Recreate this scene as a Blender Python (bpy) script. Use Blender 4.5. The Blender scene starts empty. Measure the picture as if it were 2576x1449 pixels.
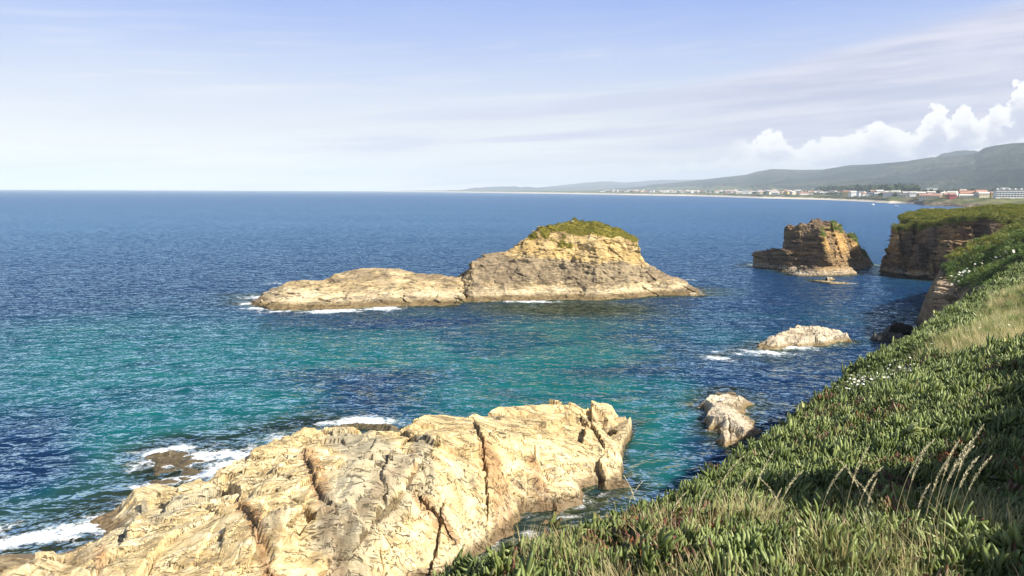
import bpy, math, random
import numpy as np
from mathutils import Matrix, Vector, Euler

SC = bpy.context.scene
COL = SC.collection
R = math.radians
rng = np.random.default_rng(7)
random.seed(7)

# ------------------------------------------------------------------ camera
CAM_H, FPX, PITCH, ROLL = 20.0, 770.0, R(7.19), R(0.27)
cam_data = bpy.data.cameras.new('camera')
cam = bpy.data.objects.new('camera', cam_data)
COL.objects.link(cam)
cam_data.sensor_width = 36.0
cam_data.lens = FPX / 1024 * 36.0
cam_data.clip_start, cam_data.clip_end = 0.1, 60000
CAM_R = (Matrix.Rotation(R(90) - PITCH, 3, 'X') @ Matrix.Rotation(ROLL, 3, 'Z'))
cam.matrix_world = Matrix.Translation((0, 0, CAM_H)) @ CAM_R.to_4x4()
SC.camera = cam
RM = np.array(CAM_R)

# ------------------------------------------------------------------ exposure
SC.view_settings.view_transform = 'Standard'
SC.view_settings.look = 'None'
SC.view_settings.gamma = 1.0
SC.view_settings.use_curve_mapping = False
EXPO = 0.88
SC.view_settings.exposure = EXPO
SC.cycles.max_bounces = 8
SC.cycles.volume_bounces = 0
SC.cycles.transparent_max_bounces = 12
SC.cycles.sample_clamp_indirect = 6.0

# ------------------------------------------------------------------ sun
SUN_AZ, SUN_EL = R(120), R(40)           # azimuth clockwise from the view direction
sun_dir = Vector((math.sin(SUN_AZ) * math.cos(SUN_EL), math.cos(SUN_AZ) * math.cos(SUN_EL), math.sin(SUN_EL)))
sd = bpy.data.lights.new('sun', 'SUN')
sd.energy, sd.angle, sd.color = 5.0, R(0.5), (1.0, 0.95, 0.86)
sun = bpy.data.objects.new('sun', sd)
sun.rotation_euler = sun_dir.to_track_quat('Z', 'Y').to_euler()
sun.location = (0, 0, 60)
COL.objects.link(sun)


# ------------------------------------------------------------------ node helper
class N:
    """small helper to write node trees as expressions"""
    def __init__(s, tree):
        s.t = tree; s.n = tree.nodes; s.l = tree.links
    def new(s, typ, **kw):
        nd = s.n.new(typ)
        for k, v in kw.items(): setattr(nd, k, v)
        return nd
    def put(s, sock, v):
        if v is None: return
        if isinstance(v, bpy.types.NodeSocket): s.l.new(v, sock)
        elif isinstance(v, (tuple, list)):
            if sock.type == 'RGBA' and len(v) == 3: v = (*v, 1.0)
            sock.default_value = v
        else: sock.default_value = v
    def m(s, op, a, b=None, c=None, clamp=False):
        nd = s.new('ShaderNodeMath', operation=op); nd.use_clamp = clamp
        s.put(nd.inputs[0], a); s.put(nd.inputs[1], b); s.put(nd.inputs[2], c)
        return nd.outputs[0]
    def add(s, a, b): return s.m('ADD', a, b)
    def sub(s, a, b): return s.m('SUBTRACT', a, b)
    def mul(s, a, b): return s.m('MULTIPLY', a, b)
    def mx(s, a, b): return s.m('MAXIMUM', a, b)
    def mn(s, a, b): return s.m('MINIMUM', a, b)
    def vm(s, op, a, b=None, scale=None):
        nd = s.new('ShaderNodeVectorMath', operation=op)
        s.put(nd.inputs[0], a); s.put(nd.inputs[1], b)
        if scale is not None: s.put(nd.inputs['Scale'], scale)
        return nd.outputs['Value'] if op in ('LENGTH', 'DISTANCE', 'DOT_PRODUCT') else nd.outputs[0]
    def ss(s, x, lo, hi, a=0.0, b=1.0):
        nd = s.new('ShaderNodeMapRange', interpolation_type='SMOOTHSTEP')
        s.put(nd.inputs[0], x); nd.inputs[1].default_value = lo; nd.inputs[2].default_value = hi
        nd.inputs[3].default_value = a; nd.inputs[4].default_value = b
        return nd.outputs[0]
    def sep(s, v):
        nd = s.new('ShaderNodeSeparateXYZ'); s.put(nd.inputs[0], v); return nd.outputs
    def comb(s, x, y, z):
        nd = s.new('ShaderNodeCombineXYZ'); s.put(nd.inputs[0], x); s.put(nd.inputs[1], y); s.put(nd.inputs[2], z)
        return nd.outputs[0]
    def noise(s, vec, scale, detail=4, rough=0.55, dist=0.0, out='Fac', dim='3D'):
        nd = s.new('ShaderNodeTexNoise', noise_dimensions=dim)
        s.put(nd.inputs['Vector'], vec); s.put(nd.inputs['Scale'], scale)
        nd.inputs['Detail'].default_value = detail; nd.inputs['Roughness'].default_value = rough
        nd.inputs['Distortion'].default_value = dist
        return nd.outputs[out]
    def voro(s, vec, scale, feature='F1', out='Distance', rnd=1.0):
        nd = s.new('ShaderNodeTexVoronoi', feature=feature)
        s.put(nd.inputs['Vector'], vec); nd.inputs['Scale'].default_value = scale
        nd.inputs['Randomness'].default_value = rnd
        return nd.outputs[out]
    def mix(s, f, a, b, blend='MIX'):
        nd = s.new('ShaderNodeMix', data_type='RGBA', blend_type=blend)
        s.put(nd.inputs[0], f); s.put(nd.inputs[6], a); s.put(nd.inputs[7], b)
        return nd.outputs[2]
    def ramp(s, f, stops):
        nd = s.new('ShaderNodeValToRGB'); s.put(nd.inputs[0], f)
        e = nd.color_ramp.elements
        while len(e) < len(stops): e.new(0.5)
        for el, (p, c) in zip(e, stops):
            el.position = p; el.color = (*c, 1.0)
        return nd.outputs[0]
    def attr(s, name, typ='GEOMETRY', out='Fac'):
        nd = s.new('ShaderNodeAttribute', attribute_type=typ); nd.attribute_name = name
        return nd.outputs[out]


# ------------------------------------------------------------------ world sky
world = bpy.data.worlds.new('World')
SC.world = world
world.use_nodes = True
wt = world.node_tree
for nd in list(wt.nodes): wt.nodes.remove(nd)
w = N(wt)
SKY_STRENGTH = 0.05
sky = w.new('ShaderNodeTexSky', sky_type='NISHITA')
sky.sun_disc = False
sky.sun_elevation = SUN_EL
sky.sun_rotation = SUN_AZ
sky.altitude = 20
sky.air_density, sky.dust_density, sky.ozone_density = 1.0, 1.2, 2.0
tc = w.new('ShaderNodeTexCoord')
dirv = w.vm('NORMALIZE', tc.outputs['Generated'])
dx, dy_, dz = w.sep(dirv)
EL = w.mul(w.m('ARCSINE', dz), 180 / math.pi)                    # elevation in degrees
AZ = w.mul(w.m('ARCTAN2', dx, dy_), 180 / math.pi)               # azimuth in degrees, right of the view
K = 1.0 / SKY_STRENGTH * 2 ** (-EXPO)       # colours below are what the picture shows
def skc(r, g, b): return (r * K, g * K, b * K)
base = sky.outputs[0]
# thin high veil, densest low down
p0 = w.comb(w.mul(AZ, 0.035), w.mul(EL, 0.22), 0.0)
n0 = w.noise(p0, 1.3, 5, 0.6)
ELn = w.add(EL, w.mul(w.sub(n0, 0.5), -3.5))
vr = w.new('ShaderNodeValToRGB'); w.put(vr.inputs[0], w.m('DIVIDE', ELn, 20.0))
stops = [(0.0, (1.75, 1.72, 1.62)), (0.05, (1.40, 1.38, 1.32)), (0.12, (1.10, 1.10, 1.09)), (0.24, (0.90, 0.93, 0.99)), (0.36, (0.73, 0.80, 0.98)), (0.50, (0.53, 0.65, 0.98)), (0.66, (0.37, 0.51, 0.97)), (1.0, (0.26, 0.42, 0.92))]
while len(vr.color_ramp.elements) < len(stops): vr.color_ramp.elements.new(0.5)
for el_, (p_, cc_) in zip(vr.color_ramp.elements, stops): el_.position = p_; el_.color = (*[q * 2 ** (-EXPO) for q in cc_], 1)
veil = w.ss(EL, 13.5, 26.0, 0.9, 0.1)
c = w.mix(veil, base, w.vm('SCALE', vr.outputs[0], scale=1.0 / SKY_STRENGTH))
# streaks of stratus, lavender below and white above, tilted up to the right
tl = w.sub(EL, w.mul(AZ, 0.055))
p1 = w.comb(w.mul(AZ, 0.05), w.mul(tl, 0.75), 3.0)
n1 = w.noise(p1, 1.1, 6, 0.55, 0.3)
bandm = w.mul(w.ss(EL, 1.2, 3.0), w.ss(w.sub(EL, w.mul(AZ, 0.13)), 4.6, 8.0, 1.0, 0.0))
leftf = w.ss(AZ, -30.0, 2.0, 0.25, 1.0)
lav = w.mul(w.mul(w.ss(n1, 0.42, 0.62), bandm), leftf)
c = w.mix(w.mul(lav, 0.85), c, skc(0.66, 0.69, 0.88))
p2 = w.comb(w.mul(AZ, 0.06), w.mul(tl, 1.1), 9.0)
n2 = w.noise(p2, 1.0, 6, 0.55, 0.3)
wh = w.mul(w.ss(n2, 0.50, 0.72), w.ss(EL, 14.0, 6.0))
c = w.mix(w.mul(wh, 0.6), c, skc(0.90, 0.91, 0.95))
# greyish high sheet on the right
sheet = w.mul(w.ss(w.sub(EL, w.mul(AZ, 0.20)), 4.2, 5.4, 1.0, 0.0), w.ss(AZ, 4.0, 20.0))
c = w.mix(w.mul(sheet, 0.75), c, w.mix(w.ss(w.noise(w.comb(w.mul(AZ, 0.07), w.mul(tl, 0.9), 4.0), 1.0, 5, 0.6), 0.35, 0.65), skc(0.56, 0.59, 0.78), skc(0.84, 0.83, 0.92)))

# cumulus bank over the hills: puffs given by direction
def azel(px, row, spec=2576):
    k = 1024 / spec
    v = RM @ np.array([(px * k - 512) / FPX, -(row * k - 288) / FPX, -1.0])
    v /= np.linalg.norm(v)
    return math.degrees(math.atan2(v[0], v[1])), math.degrees(math.asin(v[2]))
def skyline(pts):
    """a line over azimuth as one curve node; returns elevation"""
    ae = sorted(azel(px, row) for px, row in pts)
    fc = w.new('ShaderNodeFloatCurve'); cv = fc.mapping.curves[0]
    A0, A1_ = 4.0, 38.0
    P2 = [((a_ - A0) / (A1_ - A0), e_ / 16.0) for a_, e_ in ae]
    P2 = [(max(0.0, min(1.0, x_)), max(0.0, min(1.0, y_))) for x_, y_ in P2]
    while len(cv.points) < len(P2): cv.points.new(0.5, 0.5)
    for q_, (x_, y_) in zip(cv.points, P2): q_.location = (x_, y_)
    fc.mapping.update()
    wa = w.m('DIVIDE', w.sub(AZw, A0), A1_ - A0)
    w.put(fc.inputs['Value'], w.mx(w.mn(wa, 1.0), 0.0))
    return w.mul(fc.outputs[0], 16.0)
nz1 = w.noise(w.comb(AZ, w.mul(EL, 1.15), 1.7), 1.0, 6, 0.68, out='Color')
nzx, nzy, _ = w.sep(w.vm('SUBTRACT', nz1, (0.5, 0.5, 0.5)))
AZw = w.add(AZ, w.mul(nzx, 2.4)); ELw = w.add(EL, w.mul(nzy, 1.5))
TOP = [(1560, 420), (1700, 402), (1735, 382), (1770, 362), (1800, 376), (1830, 370), (1850, 350), (1870, 345), (1890, 360), (1915, 338), (1935, 325), (1965, 333), (1985, 358), (2010, 366), (2060, 348), (2110, 340), (2150, 330),
       (2180, 315), (2200, 302), (2235, 306), (2262, 320), (2285, 336), (2310, 318), (2335, 282), (2355, 258), (2375, 268), (2388, 302), (2405, 275), (2430, 263), (2450, 280), (2468, 297), (2490, 270), (2510, 256), (2530, 266), (2545, 235), (2560, 203), (2620, 185)]
LOW = [(1130, 468), (1250, 449), (1300, 441), (1350, 437), (1400, 433), (1480, 430), (1560, 425), (1640, 415), (1700, 408), (1800, 402), (1900, 400), (1960, 396), (2040, 407), (2150, 418), (2300, 400), (2600, 340)]
dT = w.sub(skyline(TOP), ELw)                       # degrees below the billowing tops
inb = w.mul(w.ss(dT, -0.05, 0.22), w.ss(AZ, 15.0, 17.5))
grain = w.noise(w.comb(AZ, w.mul(EL, 1.6), 8.0), 0.75, 5, 0.6)
lit = w.ss(w.add(dT, w.mul(w.sub(grain, 0.5), 2.6)), 0.3, 2.1, 1.0, 0.0)
soft = w.ss(w.add(dT, w.mul(w.sub(grain, 0.5), 2.5)), 0.6, 3.2, 0.0, 1.0)
bankc = w.mix(lit, w.mix(soft, skc(0.88, 0.88, 0.95), skc(0.66, 0.69, 0.85)), skc(1.22, 1.20, 1.17))
c = w.mix(w.mul(inb, w.ss(dT, 1.8, 4.0, 0.97, 0.25)), c, bankc)
dL = w.sub(skyline(LOW), ELw)
inl = w.mul(w.ss(dL, -0.1, 0.35), w.ss(dL, 0.5, 2.4, 1.0, 0.45))
c = w.mix(w.mul(w.mul(inl, w.ss(AZ, 3.0, 9.0)), w.ss(grain, 0.3, 0.6, 0.45, 0.9)), c, skc(1.18, 1.17, 1.15))
bg = w.new('ShaderNodeBackground')
w.put(bg.inputs[0], c); bg.inputs[1].default_value = SKY_STRENGTH
wo = w.new('ShaderNodeOutputWorld')
w.l.new(bg.outputs[0], wo.inputs[0])


# ------------------------------------------------------------------ geometry helpers
def ray(px, py, spec=2576):
    k = 1024 / spec
    v = RM @ np.array([(px * k - 512) / FPX, -(py * k - 288) / FPX, -1.0])
    return v
def PZ(px, py, z, spec=2576):
    v = ray(px, py, spec); t = (z - CAM_H) / v[2]
    return np.array([v[0] * t, v[1] * t, z])
def PD(px, py, d, spec=2576):
    v = ray(px, py, spec); t = d / v[1]
    return np.array([v[0] * t, d, CAM_H + v[2] * t])

_perm = np.random.default_rng(3).permutation(256)
_perm = np.concatenate([_perm, _perm, _perm])
_g3 = np.random.default_rng(4).normal(size=(256, 3)); _g3 /= np.linalg.norm(_g3, axis=1)[:, None]
_g3 = _g3.astype(np.float32)
def perlin(x, y, z):
    x = np.asarray(x, np.float32); y = np.asarray(y, np.float32); z = np.asarray(z, np.float32) + np.zeros_like(x)
    xi, yi, zi = np.floor(x).astype(np.int32), np.floor(y).astype(np.int32), np.floor(z).astype(np.int32)
    xf, yf, zf = x - xi, y - yi, z - zi
    u, v, s = [t * t * t * (t * (t * 6 - 15) + 10) for t in (xf, yf, zf)]
    xi &= 255; yi &= 255; zi &= 255
    def g(a, b, c_):
        h = _perm[_perm[_perm[(xi + a) & 255] + ((yi + b) & 255)] + ((zi + c_) & 255)]
        gr = _g3[h]
        return gr[..., 0] * (xf - a) + gr[..., 1] * (yf - b) + gr[..., 2] * (zf - c_)
    a0 = g(0, 0, 0) * (1 - u) + g(1, 0, 0) * u
    a1 = g(0, 1, 0) * (1 - u) + g(1, 1, 0) * u
    b0 = g(0, 0, 1) * (1 - u) + g(1, 0, 1) * u
    b1 = g(0, 1, 1) * (1 - u) + g(1, 1, 1) * u
    return 1.5 * ((a0 * (1 - v) + a1 * v) * (1 - s) + (b0 * (1 - v) + b1 * v) * s)
def fbm(x, y, z, o=4, rough=0.5):
    r, a, f = 0, 1.0, 1.0
    for i in range(o):
        r = r + a * perlin(x * f + 13.1 * i, y * f + 7.7 * i, z * f + 3.3 * i); a *= rough; f *= 2.03
    return r
def hashn(*k):
    h = np.zeros_like(k[0], dtype=np.int64)
    for i, a in enumerate(k):
        h = (h * 73856093) ^ (a.astype(np.int64) * (19349663 + 2 * i * 83492791) + 1013904223)
        h = (h ^ (h >> 13)) * 1274126177 & 0xFFFFFFFF
    return ((h ^ (h >> 16)) & 0xFFFF).astype(np.float32) / 65535.0
def cells2(x, y, seed=0, planes=False):
    """voronoi: F1, F2 and per-cell hash (and tilted plane value)"""
    xi, yi = np.floor(x), np.floor(y)
    f1 = np.full(x.shape, 9.0, np.float32); f2 = f1.copy(); idv = np.zeros_like(f1); pl = np.zeros_like(f1)
    for a in (-1, 0, 1):
        for b in (-1, 0, 1):
            cx, cy = xi + a, yi + b
            h1, h2, h3 = hashn(cx, cy, cx * 0 + seed), hashn(cx, cy, cx * 0 + seed + 11), hashn(cx, cy, cx * 0 + seed + 23)
            ddx, ddy = x - (cx + h1), y - (cy + h2)
            d = np.sqrt(ddx * ddx + ddy * ddy)
            nearer = d < f1
            f2 = np.where(nearer, f1, np.minimum(f2, d))
            idv = np.where(nearer, h3, idv)
            if planes:
                ang = h3 * 6.283
                pl = np.where(nearer, ddx * np.cos(ang) + ddy * np.sin(ang) + (h1 + h2 - 1) * 0.7, pl)
            f1 = np.where(nearer, d, f1)
    return f1, f2, idv, pl
def sstep(x, a, b):
    t = np.clip((x - a) / (b - a), 0, 1); return t * t * (3 - 2 * t)

class RBF:
    def __init__(s, pts, smooth=0.0, c=0.25):
        s.k2 = c * c
        p = np.array(pts, float); s.c = p[:, :2]
        d = np.linalg.norm(s.c[:, None] - s.c[None], axis=2)
        n = len(p); A = np.zeros((n + 3, n + 3)); A[:n, :n] = -np.sqrt(d * d + s.k2) + np.eye(n) * smooth
        A[:n, n] = 1; A[:n, n + 1:] = s.c; A[n, :n] = 1; A[n + 1:, :n] = s.c.T
        b = np.zeros(n + 3); b[:n] = p[:, 2]
        s.w = np.linalg.solve(A, b)
    def __call__(s, x, y):
        x = np.asarray(x, float); sh = x.shape; x = x.ravel(); y = np.asarray(y, float).ravel()
        r = s.w[-3] + s.w[-2] * x + s.w[-1] * y
        for i, (a, b) in enumerate(s.c):
            r = r - s.w[i] * np.sqrt((x - a) ** 2 + (y - b) ** 2 + s.k2)
        return r.reshape(sh)

class TIN:
    """facets between the given points: broken rock has planes and edges"""
    def __init__(s, pts, out=-6.0, bend=0.25, jog=0.35, jf=0.7):
        from mathutils.geometry import delaunay_2d_cdt
        p = np.array(pts, float); s.out = out; s.jog = jog; s.jf = jf
        vs, _, fs, ov, _, _ = delaunay_2d_cdt([Vector((a, b)) for a, b in p[:, :2]], [], [], 0, 0.02)
        s.v = np.array([[v.x, v.y, p[o[0], 2]] for v, o in zip(vs, ov)]); s.f = [tuple(f) for f in fs]
    def __call__(s, x, y):
        x = np.asarray(x, float); sh = x.shape; x = x.ravel(); y = np.asarray(y, float).ravel()
        if s.jog:
            x, y = x + s.jog * fbm(x * s.jf, y * s.jf, 21.0, 3), y + s.jog * fbm(x * s.jf, y * s.jf, 33.0, 3)
        z = np.full(x.shape, s.out)
        o = np.argsort(x, kind='stable'); xs = x[o]
        for f in s.f:
            a, b, c_ = s.v[f[0]], s.v[f[1]], s.v[f[2]]
            det = (b[0] - a[0]) * (c_[1] - a[1]) - (c_[0] - a[0]) * (b[1] - a[1])
            if abs(det) < 1e-6: continue
            i0, i1 = np.searchsorted(xs, min(a[0], b[0], c_[0])), np.searchsorted(xs, max(a[0], b[0], c_[0]), 'right')
            if i1 <= i0: continue
            k = o[i0:i1]; yy = y[k]; m_ = (yy >= min(a[1], b[1], c_[1])) & (yy <= max(a[1], b[1], c_[1])); k = k[m_]
            if not len(k): continue
            u = ((x[k] - a[0]) * (c_[1] - a[1]) - (c_[0] - a[0]) * (y[k] - a[1])) / det
            v = ((b[0] - a[0]) * (y[k] - a[1]) - (x[k] - a[0]) * (b[1] - a[1])) / det
            q = (u >= -1e-6) & (v >= -1e-6) & (u + v <= 1 + 1e-6)
            z[k[q]] = a[2] + u[q] * (b[2] - a[2]) + v[q] * (c_[2] - a[2])
        return z.reshape(sh)

def make_mesh(name, V, F, smooth=True, attrs=None, mat=None, face_mat=None):
    me = bpy.data.meshes.new(name)
    V = np.asarray(V, np.float32); F = np.asarray(F, np.int32)
    k = F.shape[1]
    me.vertices.add(len(V)); me.vertices.foreach_set('co', V.ravel())
    me.loops.add(F.size); me.loops.foreach_set('vertex_index', F.ravel())
    me.polygons.add(len(F)); me.polygons.foreach_set('loop_start', np.arange(0, F.size, k, dtype=np.int32))
    me.polygons.foreach_set('loop_total', np.full(len(F), k, np.int32))
    me.polygons.foreach_set('use_smooth', np.full(len(F), smooth, bool))
    me.update(calc_edges=True)
    for an, val in (attrs or {}).items():
        val = np.asarray(val, np.float32)
        if val.ndim == 1:
            me.attributes.new(an, 'FLOAT', 'POINT').data.foreach_set('value', val)
        elif val.shape[1] == 3:
            me.attributes.new(an, 'FLOAT_VECTOR', 'POINT').data.foreach_set('vector', val.ravel())
        else:
            me.attributes.new(an, 'FLOAT_COLOR', 'POINT').data.foreach_set('color', val.ravel())
    if mat:
        for mm in (mat if isinstance(mat, (list, tuple)) else [mat]): me.materials.append(mm)
    if face_mat is not None: me.polygons.foreach_set('material_index', np.asarray(face_mat, np.int32))
    me.validate()
    return me
def link(name, me, parent=None, label=None, cat=None, group=None, kind=None, loc=None):
    o = bpy.data.objects.new(name, me); COL.objects.link(o)
    if parent is not None: o.parent = parent
    if loc is not None: o.location = loc
    tag(o, label, cat, group, kind)
    return o
def tag(o, label=None, cat=None, group=None, kind=None):
    if label: o['label'] = label
    if cat: o['category'] = cat
    if group: o['group'] = group
    if kind: o['kind'] = kind
    return o
def grid_faces(nx, ny, keep=None):
    i = np.arange((nx - 1) * (ny - 1)); a = (i // (ny - 1)) * ny + i % (ny - 1)
    F = np.stack([a, a + ny, a + ny + 1, a + 1], 1)
    if keep is not None: F = F[keep.ravel()[F].any(1)]
    return F
def compact(V, F, *arrs):
    used = np.zeros(len(V), bool); used[F.ravel()] = True
    idx = np.cumsum(used) - 1
    return (V[used], idx[F]) + tuple(a[used] for a in arrs)

def surface_nets(F, org, step):
    S = F > 0
    nx, ny, nz = F.shape
    cnt = np.zeros((nx - 1, ny - 1, nz - 1), np.int8)
    for a in (0, 1):
        for b in (0, 1):
            for c_ in (0, 1):
                cnt += S[a:nx - 1 + a, b:ny - 1 + b, c_:nz - 1 + c_]
    I, J, Kk = np.nonzero((cnt > 0) & (cnt < 8))
    pos = np.zeros((len(I), 3), np.float32); num = np.zeros(len(I), np.float32)
    corners = [(a, b, c_) for a in (0, 1) for b in (0, 1) for c_ in (0, 1)]
    for p in corners:
        for ax in range(3):
            if p[ax]: continue
            q = list(p); q[ax] = 1
            f0 = F[I + p[0], J + p[1], Kk + p[2]]; f1 = F[I + q[0], J + q[1], Kk + q[2]]
            m = (f0 > 0) != (f1 > 0)
            t = np.where(m, f0 / np.where(m, f0 - f1, 1), 0)
            e = np.zeros_like(pos)
            for d in range(3): e[:, d] = p[d] + (q[d] - p[d]) * t
            pos += e * m[:, None]; num += m
    pos /= num[:, None]
    V = (pos + np.stack([I, J, Kk], 1)) * np.asarray(step, np.float32) + np.asarray(org, np.float32)
    idm = np.full((nx - 1, ny - 1, nz - 1), -1, np.int32); idm[I, J, Kk] = np.arange(len(I))
    quads = []
    for ax in range(3):
        sl0 = [slice(None)] * 3; sl1 = [slice(None)] * 3
        sl0[ax] = slice(0, -1); sl1[ax] = slice(1, None)
        ch = S[tuple(sl0)] != S[tuple(sl1)]
        e = np.stack(np.nonzero(ch), 1)
        b_, c_ = (ax + 1) % 3, (ax + 2) % 3
        lim = [nx - 1, ny - 1, nz - 1]
        e = e[(e[:, b_] > 0) & (e[:, c_] > 0) & (e[:, b_] < lim[b_]) & (e[:, c_] < lim[c_]) & (e[:, ax] < lim[ax])]
        def cell(ob, oc):
            q = e.copy(); q[:, b_] -= ob; q[:, c_] -= oc; return idm[q[:, 0], q[:, 1], q[:, 2]]
        q = np.stack([cell(1, 1), cell(0, 1), cell(0, 0), cell(1, 0)], 1)
        s0 = S[e[:, 0], e[:, 1], e[:, 2]]
        q = np.where(s0[:, None], q, q[:, ::-1])
        quads.append(q[(q >= 0).all(1)])
    return V, np.concatenate(quads)
# ------------------------------------------------------------------ materials
def new_mat(name):
    m_ = bpy.data.materials.new(name); m_.use_nodes = True
    t = m_.node_tree
    for nd in list(t.nodes): t.nodes.remove(nd)
    n = N(t); out = n.new('ShaderNodeOutputMaterial')
    return m_, n, out
def principled(n, color, rough=0.8, spec=0.3, normal=None, **kw):
    b = n.new('ShaderNodeBsdfPrincipled')
    n.put(b.inputs['Base Color'], color); n.put(b.inputs['Roughness'], rough)
    b.inputs['Specular IOR Level'].default_value = spec
    if normal is not None: n.l.new(normal, b.inputs['Normal'])
    for k, v in kw.items(): n.put(b.inputs[k.replace('_', ' ')], v)
    return b
def bump(n, h, dist, strength=1.0, normal=None):
    b = n.new('ShaderNodeBump'); n.put(b.inputs['Height'], h)
    b.inputs['Distance'].default_value = dist; b.inputs['Strength'].default_value = strength
    if normal is not None: n.l.new(normal, b.inputs['Normal'])
    return b.outputs[0]
def simple_mat(name, col, rough=0.8, var=0.25, scale=3.0, spec=0.3):
    m_, n, out = new_mat(name)
    P = n.new('ShaderNodeNewGeometry').outputs['Position']
    f = n.noise(P, scale, 4, 0.6)
    cc = n.mix(f, tuple(x * (1 - var) for x in col), tuple(min(1, x * (1 + var)) for x in col))
    n.l.new(principled(n, cc, rough, spec).outputs[0], out.inputs[0])
    return m_

def rock_mat(name, stops, rust, grey, scale=1.0, stretch=(0.35, 0.35, 2.6), rot=(0, 0, 0), tide=(0.25, 0.9),
             wet=(0.085, 0.055, 0.026), line=0.55, bd=0.12, barn=0.5, grassy=None):
    """bedded rock: attribute 'tint' r = rust, g = grey, b = plants, or dark ledge bands on bare rock"""
    m_, n, out = new_mat(name)
    P = n.new('ShaderNodeNewGeometry').outputs['Position']
    z = n.sep(P)[2]
    mp = n.new('ShaderNodeMapping'); n.put(mp.inputs[0], P)
    mp.inputs['Rotation'].default_value = rot; mp.inputs['Scale'].default_value = stretch
    Ps = mp.outputs[0]
    warp = n.vm('SUBTRACT', n.noise(P, 0.35 * scale, 3, 0.5, out='Color'), (0.5, 0.5, 0.5))
    Pw = n.vm('ADD', Ps, n.vm('SCALE', warp, scale=1.1))
    nb = n.noise(P, 0.16 * scale, 4, 0.55)
    nm = n.noise(Pw, 0.9 * scale, 6, 0.62)
    nf = n.noise(Pw, 3.4 * scale, 6, 0.65)
    ni = n.noise(P, 2.2 * scale, 7, 0.7)
    col = n.ramp(n.add(0.5, n.add(n.mul(n.sub(nm, 0.5), 1.55), n.mul(n.sub(nb, 0.5), 0.9))), stops)
    col = n.mix(n.ss(nf, 0.35, 0.7, 0.0, 0.38), col, tuple(min(0.85, a * 1.22) for a in stops[-1][1]))
    tint = n.new('ShaderNodeAttribute'); tint.attribute_name = 'tint'
    tr, tg, tb = n.sep(tint.outputs['Vector'])
    rs = n.mx(n.ss(nb, 0.60, 0.78, 0, 0.35), n.mul(tr, n.ss(nf, 0.25, 0.6, 0.55, 1.0)))
    col = n.mix(rs, col, rust)
    gs = n.mx(n.ss(n.noise(P, 0.23 * scale, 4, 0.6, 0.5), 0.58, 0.72, 0, 0.35), n.mul(tg, n.ss(nm, 0.2, 0.6, 0.6, 1.0)))
    col = n.mix(gs, col, n.mix(nf, grey, tuple(a * 1.6 for a in grey)))
    # thin dark joints and bedding partings, and pale quartz veins
    ln = n.m('ABSOLUTE', n.sub(n.noise(Pw, 1.5 * scale, 5, 0.55, 0.6), 0.5))
    lm = n.mul(n.ss(ln, 0.0, 0.022, 1.0, 0.0), n.ss(n.noise(P, 0.8 * scale, 3), 0.42, 0.6))
    v1 = n.voro(n.vm('ADD', n.vm('MULTIPLY', Ps, (0.42, 0.42, 0.42)), n.vm('SCALE', warp, scale=0.7)), 0.8 * scale, 'DISTANCE_TO_EDGE')
    jm = n.mul(n.ss(v1, 0.0, 0.022, 1.0, 0.0), n.ss(ni, 0.47, 0.60))
    dark = n.mx(lm, jm)
    col = n.mix(n.mul(dark, line), col, (0.07, 0.05, 0.035))
    sp = n.ss(n.noise(P, 9.0 * scale, 3, 0.7), 0.60, 0.72)
    col = n.mix(n.mul(sp, 0.32), col, (0.12, 0.085, 0.05))
    # limpets and barnacles just above the tide, brown weed in the tidal zone
    zt = n.add(z, n.mul(n.sub(ni, 0.5), 1.1))
    bz = n.mul(n.ss(zt, tide[1] + 1.3, tide[1], 0, 1), n.ss(n.noise(P, 5 * scale, 4, 0.7), 0.42, 0.6))
    col = n.mix(n.mul(bz, barn), col, (0.62, 0.56, 0.44))
    wz = n.ss(zt, tide[0], tide[1], 1, 0)
    col = n.mix(n.mul(wz, 0.9), col, n.mix(ni, wet, tuple(a * 2.4 for a in wet)))
    if not grassy:
        col = n.mix(n.mul(tb, n.ss(nf, 0.2, 0.6, 0.75, 1.0)), col, n.mix(ni, (0.075, 0.045, 0.026), (0.19, 0.125, 0.07)))
    if grassy:
        gcol = n.mix(n.noise(P, 1.4, 4, 0.6), grassy[0], grassy[1])
        col = n.mix(n.mul(n.ss(n.add(tb, n.mul(n.sub(ni, 0.5), 0.5)), 0.35, 0.6), 1.0), col, gcol)
    fol = n.noise(n.vm('ADD', n.vm('MULTIPLY', Ps, (0.8, 2.6, 2.2)), n.vm('SCALE', warp, scale=1.8)), 1.9 * scale, 5, 0.7)
    col = n.mix(n.ss(fol, 0.40, 0.30, 0.0, 0.5), col, n.vm('SCALE', col, scale=0.45))
    h = n.add(n.mul(nm, 0.9), n.add(n.mul(nf, 0.55), n.mul(fol, 0.3)))
    h = n.add(h, n.mul(ni, 0.5))
    h = n.mul(h, n.ss(n.noise(P, 0.30 * scale, 3, 0.5), 0.42, 0.62, 0.4, 1.15))
    h = n.sub(h, n.mul(dark, 0.55))
    nrm = bump(n, h, bd / scale, 1.0)
    rough = n.ss(wz, 0, 1, 0.88, 0.45)
    n.l.new(principled(n, col, rough, 0.25, nrm).outputs[0], out.inputs[0])
    return m_

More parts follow.
